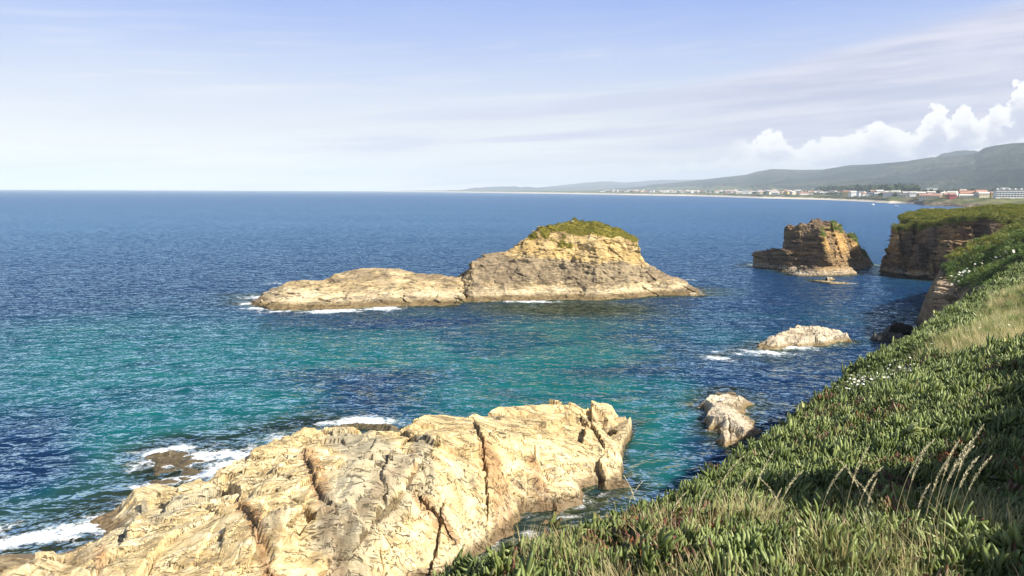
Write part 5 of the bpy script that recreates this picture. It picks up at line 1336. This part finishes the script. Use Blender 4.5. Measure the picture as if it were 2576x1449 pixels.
boat(389.6, 194.0, 16, 'tiny white boat alone far out near the horizon', rz=0.2)

# ------------------------------------------------------------------ gulls
def lathe_x(secs, nseg=8):
    v, f = [], []
    for x, z, ry, rz_ in secs:
        for j in range(nseg):
            a = 2 * math.pi * j / nseg; v.append((x, ry * math.cos(a), z + rz_ * math.sin(a)))
    for i in range(len(secs) - 1):
        for j in range(nseg):
            a_, b_ = i * nseg + j, i * nseg + (j + 1) % nseg; f.append((a_, b_, b_ + nseg, a_ + nseg))
    f.append(tuple(range(nseg - 1, -1, -1))); f.append(tuple(range((len(secs) - 1) * nseg, len(secs) * nseg)))
    return v, f
g_body = MB().add(*lathe_x([(-0.34, 0.24, 0.015, 0.008), (-0.26, 0.235, 0.05, 0.025), (-0.15, 0.22, 0.08, 0.065), (0, 0.21, 0.095, 0.095), (0.1, 0.225, 0.08, 0.09), (0.15, 0.28, 0.045, 0.055), (0.17, 0.33, 0.038, 0.045),
                           (0.2, 0.355, 0.042, 0.042), (0.24, 0.355, 0.03, 0.03), (0.262, 0.35, 0.012, 0.012)])).mesh('gull_body', [M['white_paint']], True)
g_wing = MB().add(*lathe_x([(-0.42, 0.245, 0.006, 0.006), (-0.25, 0.245, 0.02, 0.03), (-0.05, 0.24, 0.025, 0.055), (0.08, 0.24, 0.015, 0.03), (0.12, 0.25, 0.004, 0.006)], 6)).mesh('wing', [M['gull_grey']], True)
g_beak = MB().add([(0.26, -0.01, 0.345), (0.26, 0.01, 0.345), (0.26, 0, 0.362), (0.32, 0, 0.342)], [(0, 1, 3), (1, 2, 3), (2, 0, 3), (0, 2, 1)]).mesh('beak', [M['gull_beak']])
g_leg = MB().box(-0.008, 0.008, -0.008, 0.008, -0.02, 0.15).box(-0.01, 0.06, -0.025, 0.025, -0.025, -0.01).mesh('leg', [M['gull_beak']])
def gull(p, rz, label, s_=1.0):
    root = bpy.data.objects.new('gull', None); COL.objects.link(root); root.location = p; root.rotation_euler.z = rz; root.scale = (s_,) * 3
    tag(root, label, 'gull')
    link('body', g_body, root)
    for s2 in (-1, 1):
        link('wing', g_wing, root, loc=(0, 0.075 * s2, 0)); link('leg', g_leg, root, loc=(0.02, 0.035 * s2, 0))
    link('beak', g_beak, root)
deps = None
def drop(px, row, d, obj_list):
    """highest surface point of the rocks along the vertical through the seen place"""
    p = PD(px, row, d, 1024); dg = bpy.context.evaluated_depsgraph_get()
    for dd in np.arange(0, 9, 0.25):
        for sgn in (1, -1):
            for o in obj_list:
                y = p[1] + sgn * dd; x = p[0] * y / p[1]
                ok, loc, nr, _ = o.ray_cast((x, y, 40), (0, 0, -1))
                if ok and abs(loc[2] - (CAM_H + (p[2] - CAM_H) * y / p[1])) < 0.35: return loc
    ok, loc, nr, _ = obj_list[0].ray_cast((p[0], p[1], 40), (0, 0, -1))
    return loc if ok else Vector(p)
bpy.context.view_layer.update()
gull(drop(538.6, 227, 152, [isl]), 2.6, 'white gull on the left shoulder of the island crag')
gull(drop(572.5, 222, 155, [isl]), 0.4, 'white gull at the very top of the island crag')
gull(drop(810.8, 224.5, 200, [stk]), 2.9, 'white gull on the top corner of the dark sea stack', 1.2)
gull(drop(910.8, 215, 197, [hl]), 0.2, 'white gull on the grassy brow of the headland', 1.3)
tri = [o for o in SC.objects if o.get('label', '').startswith('pale three-cornered')][0]
gull(drop(722.4, 399.5, 63, [tri]), 0.5, 'white gull standing on the pale three-cornered rock', 1.0)
# ------------------------------------------------------------------ plants: leaf meshes
def blade(mb_v, mb_f, lv, lt, base, dirv, length, width, bend, val, segs=4, fleshy=False, side=None):
    """a leaf: flat strip or three-sided fleshy finger, tapering and bending"""
    d = np.array(dirv, float); d /= np.linalg.norm(d)
    s_ = np.cross(d, [0, 0, 1.0]) if side is None else np.array(side, float)
    if np.linalg.norm(s_) < 1e-3: s_ = np.array([1.0, 0, 0])
    s_ /= np.linalg.norm(s_); u = np.cross(s_, d)
    p = np.array(base, float); o0 = len(mb_v)
    k = 3 if fleshy else 2
    for i in range(segs + 1):
        t = i / segs
        wd = width * (math.sin(math.pi * (0.16 + 0.80 * t)) ** 0.6 if fleshy else (1 - t) ** 0.7 * (0.6 + 0.4 * min(1, 4 * t)) + 0.03)
        if fleshy: ring_ = [p + s_ * wd * 0.5, p - s_ * wd * 0.5, p - u * wd * 0.62]
        else: ring_ = [p + s_ * wd * 0.5, p - s_ * wd * 0.5]
        for q in ring_: mb_v.append(tuple(q)); lv.append(val); lt.append(t)
        d = d + u * bend / segs; d /= np.linalg.norm(d); u = np.cross(s_, d)
        p = p + d * length / segs
    for i in range(segs):
        a = o0 + i * k
        if fleshy:
            for j in range(3): mb_f.append((a + j, a + (j + 1) % 3, a + 3 + (j + 1) % 3, a + 3 + j))
        else: mb_f.append((a, a + 1, a + 3, a + 2))
    if fleshy: mb_f.append((o0 + segs * 3, o0 + segs * 3 + 1, o0 + segs * 3 + 2))
def leaf_mesh(name, build, mat, smooth=True):
    v, f, lv, lt = [], [], [], []
    build(v, f, lv, lt)
    me = bpy.data.meshes.new(name); me.from_pydata(v, [], f); me.materials.append(mat)
    me.attributes.new('lv', 'FLOAT', 'POINT').data.foreach_set('value', np.array(lv, np.float32))
    me.attributes.new('lt', 'FLOAT', 'POINT').data.foreach_set('value', np.array(lt, np.float32))
    me.polygons.foreach_set('use_smooth', [smooth] * len(f)); me.update()
    return me
pr = np.random.default_rng(5)
def ice_clump(v, f, lv, lt):
    for b in range(4):
        bx, by = pr.normal(size=2) * 0.042; tw = pr.uniform(0, 6.28); base = pr.random()
        for i in range(7):
            a = tw + (i % 2) * math.pi + (i // 2) * 1.25 + pr.normal() * 0.25
            lean = 0.12 + 0.20 * (i // 2) + 0.12 * pr.random()
            L = pr.uniform(0.05, 0.085) * (1 - 0.08 * (3 - i // 2))
            blade(v, f, lv, lt, (bx + 0.006 * math.cos(a), by + 0.006 * math.sin(a), -0.01 + 0.012 * pr.random()), (math.cos(a) * lean * 1.4, math.sin(a) * lean * 1.4, 1), L, pr.uniform(0.013, 0.018), 0.5 * pr.normal() * 0.5 + 0.35, 0.5 * base + 0.5 * pr.random(), 4, True)
def grass_clump(nb, Lr, wd, spread, bendr=0.9, lean=0.35):
    def b_(v, f, lv, lt):
        wa = pr.uniform(0, 6.28)
        for i in range(nb):
            a = pr.uniform(0, 6.28); r_ = spread * pr.random() ** 0.5; l_ = lean * pr.random()
            blade(v, f, lv, lt, (r_ * math.cos(a), r_ * math.sin(a), -0.02), (math.cos(a) * l_ + 0.25 * math.cos(wa), math.sin(a) * l_ + 0.25 * math.sin(wa), 1), pr.uniform(*Lr), wd * pr.uniform(0.7, 1.3), -bendr * pr.random(), pr.random(), 4)
    return b_
def bush_clump(nl, Rr, leafL, leafW):
    def b_(v, f, lv, lt):
        for i in range(nl):
            d = pr.normal(size=3); d[2] = abs(d[2]) * 0.9 + 0.1; d /= np.linalg.norm(d)
            p = d * Rr * pr.uniform(0.45, 1.0) * [1, 1, 0.75]
            o = d + pr.normal(size=3) * 0.6
            blade(v, f, lv, lt, p, o, leafL * pr.uniform(0.7, 1.3), leafW, 0.4 * pr.normal(), pr.random(), 2, side=pr.normal(size=3))
    return b_
def variants(name, fn, mat, n_, smooth=True):
    c_ = bpy.data.collections.new(name + '_kinds')
    for i in range(n_):
        o = bpy.data.objects.new(name, leaf_mesh(name, fn, mat, smooth)); c_.objects.link(o)
    return c_
KIND = {
    'ice': variants('ice_plant_rosette', ice_clump, M['ice'], 7),
    'straw': variants('dry_grass_clump', grass_clump(26, (0.12, 0.34), 0.0045, 0.07), M['straw'], 4),
    'green_grass': variants('grass_clump', grass_clump(26, (0.10, 0.26), 0.006, 0.08), M['green_grass'], 4),
    'bush': variants('bush_sprig', bush_clump(46, 0.42, 0.20, 0.10), M['bush'], 4),
    'olive': variants('olive_sprig', bush_clump(46, 0.42, 0.20, 0.09), M['bush_olive'], 4),
    'flower': variants('flower_head', lambda v, f, lv, lt: [blade(v, f, lv, lt, (0.0, 0.0, 0.02), (math.cos(a), math.sin(a), 0.25), 0.028, 0.018, 0.2, 0.5, 2, side=(-math.sin(a), math.cos(a), 0)) for a in np.arange(0, 6.28, 0.9)], M['petal'], 1),
    'dead': variants('dried_leaf', lambda v, f, lv, lt: [blade(v, f, lv, lt, pr.normal(size=3) * 0.012, (*pr.normal(size=2), 0.6), 0.05, 0.014, 1.2, 0.5, 3) for _ in range(6)], M['dead_leaf'], 3),
}
def scatter(name, kind, P_, Rt, S_, tint, red=None, parent=None, label=None, cat=None):
    n_ = len(P_)
    me = bpy.data.meshes.new(name); me.vertices.add(n_); me.vertices.foreach_set('co', np.asarray(P_, np.float32).ravel())
    me.attributes.new('rot', 'FLOAT_VECTOR', 'POINT').data.foreach_set('vector', np.asarray(Rt, np.float32).ravel())
    me.attributes.new('siz', 'FLOAT', 'POINT').data.foreach_set('value', np.asarray(S_, np.float32))
    me.attributes.new('ctint', 'FLOAT', 'POINT').data.foreach_set('value', np.asarray(tint, np.float32))
    me.attributes.new('cred', 'FLOAT', 'POINT').data.foreach_set('value', np.asarray(red if red is not None else np.zeros(n_), np.float32))
    o = link(name, me, parent, label=label, cat=cat, kind='stuff')
    ng = bpy.data.node_groups.new(name, 'GeometryNodeTree')
    ng.interface.new_socket('Geometry', in_out='INPUT', socket_type='NodeSocketGeometry'); ng.interface.new_socket('Geometry', in_out='OUTPUT', socket_type='NodeSocketGeometry')
    gi, go = ng.nodes.new('NodeGroupInput'), ng.nodes.new('NodeGroupOutput')
    m2p = ng.nodes.new('GeometryNodeMeshToPoints'); iop = ng.nodes.new('GeometryNodeInstanceOnPoints'); ci = ng.nodes.new('GeometryNodeCollectionInfo')
    ci.inputs[0].default_value = KIND[kind]; ci.inputs['Separate Children'].default_value = True; ci.inputs['Reset Children'].default_value = True
    def na(nm, typ):
        a = ng.nodes.new('GeometryNodeInputNamedAttribute'); a.data_type = typ; a.inputs[0].default_value = nm; return a.outputs[0]
    e2r = ng.nodes.new('FunctionNodeEulerToRotation'); L = ng.links.new
    L(gi.outputs[0], m2p.inputs[0]); L(m2p.outputs[0], iop.inputs['Points']); L(ci.outputs[0], iop.inputs['Instance'])
    iop.inputs['Pick Instance'].default_value = True
    rv = ng.nodes.new('FunctionNodeRandomValue'); rv.data_type = 'INT'; rv.inputs[4].default_value = 0; rv.inputs[5].default_value = 50
    L(rv.outputs[2], iop.inputs['Instance Index'])
    L(na('rot', 'FLOAT_VECTOR'), e2r.inputs[0]); L(e2r.outputs[0], iop.inputs['Rotation']); L(na('siz', 'FLOAT'), iop.inputs['Scale'])
    L(iop.outputs[0], go.inputs[0])
    md = o.modifiers.new('scatter', 'NODES'); md.node_group = ng
    return o
def rots(n_, tilt=0.25, lean=(0, 0)):
    return np.stack([pr.normal(size=n_) * tilt + lean[0], pr.normal(size=n_) * tilt + lean[1], pr.uniform(0, 6.28, n_)], 1)

# ------------------------------------------------------------------ ground cover of the slope
def slope_points(n_, dmin, dmax, amin=-22, amax=60):
    u = pr.random(n_); d = dmin * (dmax / dmin) ** u; a = np.radians(pr.uniform(amin, amax, n_))
    x, y = d * np.sin(a), d * np.cos(a)
    sd = poly_sd(x, y, COAST); k = (sd > -0.9)
    x, y, d, sd = x[k], y[k], d[k], sd[k]
    return x, y, ground_h(x, y), d, sd
def project(x, y, z):
    v = RM.T @ np.stack([x, y, z - CAM_H]); return 512 + FPX * v[0] / -v[2], 288 - FPX * v[1] / -v[2]
x, y, z, d, sd = slope_points(120000, 2.2, 55)
k = pr.random(len(x)) < np.clip(640 / (26000 / d ** 2), 0, 1)
x, y, z, d, sd = x[k], y[k], z[k], d[k], sd[k]
z = z + 0.03
# where dry grass takes over: a hollow up the slope (world places)
def gp(px, row, d_): q = PD(px, row, d_, 1024); return q[:2]
GR = [(gp(965, 338, 13.5), 3.2, 1.9), (gp(1010, 335, 13), 3.5, 2.2), (gp(1000, 318, 18), 4.5, 3.5), (gp(1020, 300, 24), 6, 5), (gp(985, 312, 22), 3.0, 3.5), (gp(1024, 282, 34), 7, 7)]
def grass_mask(x, y):
    m_ = np.zeros_like(x)
    for c_, a_, b_ in GR: m_ = np.maximum(m_, np.exp(-(((x - c_[0]) / a_ / 1.2) ** 2 + ((y - c_[1]) / b_ / 1.2) ** 2)))
    return np.clip(m_ * 1.7 + 0.45 * fbm(x * 0.5, y * 0.5, 2.0, 3), 0, 1) * sstep(poly_sd(x, y, COAST), 0.8, 2.6)
gm = grass_mask(x, y)
clump = fbm(x * 1.1, y * 1.1, 1.0, 3); clump2 = fbm(x * 0.28, y * 0.28, 4.0, 2)
keep = (gm < 0.55) & (pr.random(len(x)) < np.where(clump < -0.55, 0.35, 1.0))
xi, yi, zi, di = x[keep], y[keep], z[keep], d[keep]
cl, cl2 = clump[keep], clump2[keep]
sz = (1.0 + 0.28 * pr.normal(size=len(xi)) + 0.35 * fbm(xi * 0.7, yi * 0.7, 15.0, 2)).clip(0.5, 1.9) * np.interp(di, [2, 6, 15, 55], [1.05, 1.05, 1.5, 3.0])
zi = zi + 0.05 * cl - 0.02
tint = np.clip(0.5 + 0.30 * cl + 0.22 * cl2 + 0.18 * pr.normal(size=len(xi)), 0, 1)
redf = fbm(xi * 0.9, yi * 0.9, 8.0, 3)
red = np.clip(0.36 + 0.70 * redf + 0.16 * pr.normal(size=len(xi)), 0, 1) * (1 - sstep(di, 10, 18) * 0.6)
scatter('ice_plant_carpet', 'ice', np.stack([xi, yi, zi], 1), rots(len(xi), 0.32, (0.0, -0.10)), sz, tint, red, label='thick carpet of green and reddish ice plant leaves on the cliff slope', cat='ground cover')
print('ice', len(xi))
k = (redf > 0.32) & (di < 10) & (pr.random(len(xi)) < 0.10)
scatter('dried_leaves', 'dead', np.stack([xi[k], yi[k], zi[k] + 0.05], 1), rots(k.sum(), 0.5), 0.9 + 0.4 * pr.random(k.sum()), pr.random(k.sum()), label='orange dried leaves caught among the ice plant', cat='leaves')
# dry and green grass of the hollow
x, y, z, d, sd = slope_points(42000, 6, 60, 15, 60)
gm = grass_mask(x, y); k = (gm > 0.40)
x, y, z, d = x[k], y[k], z[k], d[k]
gn = fbm(x * 0.6, y * 0.6, 6.0, 3) + 0.3 * pr.normal(size=len(x))
s_ = np.interp(d, [6, 15, 60], [0.75, 0.85, 1.3]) * (0.8 + 0.4 * pr.random(len(x)))
kk = gn > -0.15
scatter('dry_grass', 'straw', np.stack([x, y, z], 1)[kk], rots(kk.sum(), 0.25, (0, -0.2)), s_[kk], np.clip(0.72 + 0.25 * pr.normal(size=kk.sum()), 0, 1), label='pale dry grass in the hollow up the slope', cat='grass')
kk = gn < -0.05
scatter('green_grass', 'green_grass', np.stack([x, y, z], 1)[kk], rots(kk.sum(), 0.25, (0, -0.2)), s_[kk], np.clip(0.5 + 0.3 * pr.normal(size=kk.sum()), 0, 1), label='green grass mixed with the dry grass up the slope', cat='grass')
# ragged grass at our feet
x, y, z, d, sd = slope_points(9000, 2.4, 4.6, 0, 38)
pxx_, row_ = project(x, y, z)
k = (row_ > 520 + 40 * fbm(x * 1.3, y * 1.3, 3.0, 2)) & (pr.random(len(x)) < 0.13) & (fbm(x * 1.6, y * 1.6, 9.0, 2) > -0.05)
scatter('dry_grass', 'straw', np.stack([x, y, z], 1)[k], rots(k.sum(), 0.3), 0.55 + 0.35 * pr.random(k.sum()), np.clip(0.6 + 0.3 * pr.normal(size=k.sum()), 0, 1), label='thin dry grass growing through the ice plant nearest the viewer', cat='grass')

# seeding grass stalks, one by one
def stalk_meshes(seed):
    rs = np.random.default_rng(seed); L = rs.uniform(0.36, 0.55); bendk = rs.uniform(0.3, 1.5)
    pts = []; p = np.array([0.0, 0, 0]); ang = 0.05
    for i in range(15):
        pts.append(p.copy()); ang += bendk / 14 * (0.2 + 1.5 * (i / 14) ** 1.5); p = p + np.array([math.sin(ang), 0, math.cos(ang)]) * L / 14
    pts = np.array(pts)
    def tube(pp, r0, r1, mb):
        v, f = [], []
        for i, q in enumerate(pp):
            t = i / (len(pp) - 1); r_ = r0 + (r1 - r0) * t
            for j in range(3): a = 2.094 * j; v.append((q[0] + r_ * math.cos(a), q[1] + r_ * math.sin(a), q[2]))
        for i in range(len(pp) - 1):
            for j in range(3): f.append((i * 3 + j, i * 3 + (j + 1) % 3, i * 3 + 3 + (j + 1) % 3, i * 3 + 3 + j))
        mb.add(v, f)
    m1 = MB(); tube(pts[:12], 0.0014, 0.0009, m1)
    m2 = MB(); tube(pts[9:], 0.0012, 0.0006, m2)
    for i in range(95):
        t = rs.random(); i0 = 9 + t * 5; a_ = int(min(i0, 13)); q = pts[a_] + (pts[a_ + 1] - pts[a_]) * (i0 - a_)
        dr = pts[a_ + 1] - pts[a_]; dr /= np.linalg.norm(dr); o_ = rs.normal(size=3); o_ -= dr * (o_ @ dr); o_ /= np.linalg.norm(o_)
        wd = 0.0075 * math.sin(math.pi * min(1, 0.1 + 0.9 * t)) + 0.0012
        c_ = q + o_ * wd * 0.5; tip = c_ + dr * 0.009 + o_ * wd * 0.6; sv = np.cross(dr, o_) * 0.0014
        m2.add([c_ - sv, c_ + sv, tip, c_ + o_ * 0.002 + dr * 0.003], [(0, 1, 2), (0, 3, 2), (1, 3, 2)])
    return m1, m2
M['stalk'] = simple_mat('dry_grass_stalk', (0.50, 0.42, 0.22), 0.7, 0.2, 30)
M['seed'] = simple_mat('grass_seed_head', (0.74, 0.65, 0.40), 0.75, 0.2, 60)
STV = []
for s0 in range(5):
    a_, b_ = stalk_meshes(100 + s0); STV.append((a_.mesh('stem', [M['stalk']]), b_.mesh('seed_head', [M['seed']])))
# (px, row of the base, distance, turn, size)
STK = [(620, 574, 4.0, 0.3, .8), (640, 570, 3.9, 2.8, .8), (664, 575, 3.6, 0.2, .9), (690, 576, 3.4, 0.3, .9), (708, 560, 3.7, 0.1, 1.0), (722, 574, 3.4, 0.3, .9), (744, 572, 3.4, 0.2, 1.0), (772, 566, 3.5, 0.0, 1.1), (766, 576, 3.3, 0.4, .8), (786, 576, 3.2, 2.9, .8),
       (812, 574, 3.2, 0.2, .9), (838, 576, 3.2, 0.3, 1.0), (850, 566, 3.35, 0.1, 1.1), (858, 576, 3.15, 0.4, .9), (866, 570, 3.3, 2.7, .9), (890, 560, 3.4, 0.1, 1.15), (897, 572, 3.2, 0.3, 1.0), (908, 576, 3.1, 0.5, .9), (918, 574, 3.1, 0.0, 1.15), (926, 576, 3.05, 0.2, 1.1),
       (932, 570, 3.15, 0.35, 1.1), (938, 576, 3.05, 0.1, 1.2), (944, 566, 3.2, 0.3, 1.25), (930, 550, 3.4, 0.15, 1.3), (880, 576, 3.1, 2.9, .8), (950, 576, 3.0, 0.2, 1.0)]
ORD = ['leftmost', 'second', 'third', 'fourth', 'fifth', 'sixth', 'seventh', 'eighth', 'ninth', 'tenth', 'eleventh', 'twelfth', 'thirteenth', 'fourteenth', 'fifteenth', 'sixteenth', 'seventeenth', 'eighteenth', 'nineteenth', 'twentieth',
       'twenty-first', 'twenty-second', 'twenty-third', 'twenty-fourth', 'twenty-fifth', 'rightmost']
_order = {j: k for k, j in enumerate(sorted(range(len(STK)), key=lambda j: STK[j][0]))}
def stalk_label(i):
    k = _order[i]; way = 'bending left' if abs(STK[i][3]) > 1.5 else 'bending right'
    return f"{ORD[k]} seeding grass stalk{'' if k in (0, len(STK) - 1) else ' from the left'}, {'tall' if STK[i][4] > 0.95 else 'short'} and {way}, among the ice plant"
for i, (px, row, dd, rz_, sc_) in enumerate(STK):
    q = PD(px, row, dd, 1024); zz = float(ground_h(np.array([q[0]]), np.array([q[1]]))[0])
    root = bpy.data.objects.new('grass_stalk', None); COL.objects.link(root); root.location = (q[0], q[1], zz); root.rotation_euler.z = rz_; root.scale = (sc_ * 0.92,) * 3
    tag(root, stalk_label(i), 'grass stalk', 'seeding grass stalks nearest the viewer')
    a_, b_ = STV[i % 5]; link('stem', a_, root); link('seed_head', b_, root)

# white flowers on the slope
def flower_patch(px, row, d_, sx_, sy_, n_, label, up=0.10, size=1.0, parent_cat='flowers'):
    q = PD(px, row, d_, 1024); xx_ = q[0] + pr.normal(size=n_) * sx_; yy_ = q[1] + pr.normal(size=n_) * sy_
    zz_ = ground_h(xx_, yy_) + up * (0.8 + 0.5 * pr.random(n_))
    scatter('white_flowers', 'flower', np.stack([xx_, yy_, zz_], 1), rots(n_, 0.35, (0.35, 0)), size * (0.7 + 0.6 * pr.random(n_)), pr.random(n_), label=label, cat=parent_cat)
flower_patch(869, 388, 11.3, 0.22, 0.40, 150, 'patch of small white flowers standing out of the ice plant', 0.14, 0.8)
flower_patch(905, 366, 12.5, 0.7, 0.5, 25, 'a few scattered white flowers above the larger white patch', 0.15, 0.8)

# ------------------------------------------------------------------ bushes of the spur, headland and rocks
x = pr.uniform(40, 150, 26000); y = pr.uniform(60, 186, 26000)
sd = poly_sd(x, y, COAST); k = sd > 0.0
x, y, sd = x[k], y[k], sd[k]; z = ground_h(x, y)
ppx, prow = project(x, y, z); k = (ppx > 900) & (ppx < 1120); x, y, z, sd = x[k], y[k], z[k], sd[k]
hb = fbm(x * 0.30, y * 0.30, 3.0, 3)
z = z + 0.35 + 0.9 * hb
tn = np.clip(0.5 + 0.45 * hb + 0.2 * pr.normal(size=len(x)), 0, 1)
ol = fbm(x * 0.06, y * 0.06, 7.0, 3) + 0.15 * pr.normal(size=len(x)) + 0.7 * sstep(y, 118, 145)
kk = ol < 0.25
scatter('spur_bushes', 'bush', np.stack([x, y, z], 1)[kk], rots(kk.sum(), 0.3), (1.2 + 0.4 * pr.random(kk.sum())), tn[kk], label='dense green bushes covering the spur in front of the headland', cat='bushes')
scatter('spur_scrub', 'olive', np.stack([x, y, z], 1)[~kk], rots((~kk).sum(), 0.3), (0.9 + 0.4 * pr.random((~kk).sum())), tn[~kk], label='yellowish green scrub on the upper part of the spur', cat='bushes')
flower_patch(953, 283.5, 106, 4.5, 1.4, 90, 'white flowers along the lower edge of the spur bushes', 1.1, 7.0)

def clothe(owner, V, Q, cond, kind, n_, size, name, label, lift=0.1):
    tri_n = np.cross(V[Q[:, 1]] - V[Q[:, 0]], V[Q[:, 3]] - V[Q[:, 0]]); tri_n /= np.linalg.norm(tri_n, axis=1)[:, None] + 1e-9
    c_ = V[Q].mean(1); k_ = np.nonzero(cond(c_, tri_n))[0]
    k_ = k_[pr.permutation(len(k_))[:n_]]
    p = c_[k_] + tri_n[k_] * lift
    t = np.clip(0.5 + 0.5 * fbm(p[:, 0] * 0.3, p[:, 1] * 0.3, p[:, 2] * 0.3, 2) + 0.2 * pr.normal(size=len(p)), 0, 1)
    return scatter(name, kind, p, rots(len(p), 0.4), size * (0.7 + 0.6 * pr.random(len(p))), t, parent=owner)
it = isl_tint(IV)[:, 2]
def icond(c_, n_):
    t = isl_tint(c_)[:, 2]; return (t > 0.45) & (n_[:, 2] > 0.15) & (c_[:, 2] > 6)
clothe(isl, IV, IQ, icond, 'olive', 2600, 0.42, 'plants', '', 0.0)
clothe(hl, HV, HQ, lambda c_, n_: (hl_tint(c_)[:, 2] > 0.4) & (n_[:, 2] > 0.05), 'olive', 7000, 0.95, 'plants', '', 0.2)
clothe(stk, SV, SQ, lambda c_, n_: (st_tint(c_)[:, 2] > 0.6) & (n_[:, 2] > 0.5), 'green_grass', 1500, 2.2, 'grass', '', 0.0)

# dark leafy shrubs beside the path, outside the picture on the sunny side: they shade the corner of the slope
hs = np.array([(3.15, -0.7), (3.9, 0.1), (4.6, 0.97), (5.35, 1.85), (6.1, 2.8), (6.85, 3.78), (7.65, 4.75), (8.4, 5.8), (9.4, 6.9)])
for i, (hx, hy) in enumerate(hs):
    zz = float(ground_h(np.array([hx]), np.array([hy]))[0]); hh = [2.2, 2.0, 2.15, 1.95, 2.1, 1.95, 1.85, 1.95, 1.8][i]
    core = crown_blob(np.random.default_rng(60 + i))
    hh += 0.25
    v = core[0] * [1.45, 1.45, hh * 0.62] * 0.92 + [0, 0, hh * 0.48]
    shrub = bpy.data.objects.new('shrub', None); COL.objects.link(shrub); shrub.location = (hx, hy, zz)
    tag(shrub, ['first', 'second', 'third', 'fourth', 'fifth', 'sixth', 'seventh', 'eighth', 'ninth'][i] + ' dark leafy shrub along the path, counted from the viewer', 'shrub', 'shrubs beside the path')
    link('shade_core', MB().add(v, core[1]).mesh('shade_core', [M['soil']], True), shrub)  # solid dark core added inside the leaves to cast dense shade
    nn = 340; dd = pr.normal(size=(nn, 3)); dd[:, 2] = np.abs(dd[:, 2]); dd /= np.linalg.norm(dd, axis=1)[:, None]
    pp = dd * [1.4, 1.4, hh * 0.52] + [0, 0, hh * 0.42]
    scatter('foliage', 'bush', pp, rots(nn, 0.5), 0.45 + 0.2 * pr.random(nn), pr.random(nn), parent=shrub)

# ------------------------------------------------------------------ haze
m_ = bpy.data.materials.new('haze'); m_.use_nodes = True; t = m_.node_tree
for nd in list(t.nodes): t.nodes.remove(nd)
vo = t.nodes.new('ShaderNodeVolumePrincipled'); vo.inputs['Color'].default_value = (0.74, 0.87, 1.0, 1); vo.inputs['Density'].default_value = 10.5e-5; vo.inputs['Anisotropy'].default_value = -0.12
oo = t.nodes.new('ShaderNodeOutputMaterial'); t.links.new(vo.outputs[0], oo.inputs['Volume'])
link('haze', MB().box(-17500, 17500, -600, 17500, -6, 410).mesh('haze', [m_]), kind='stuff', label='thin blue sea haze filling the air over the bay', cat='haze')
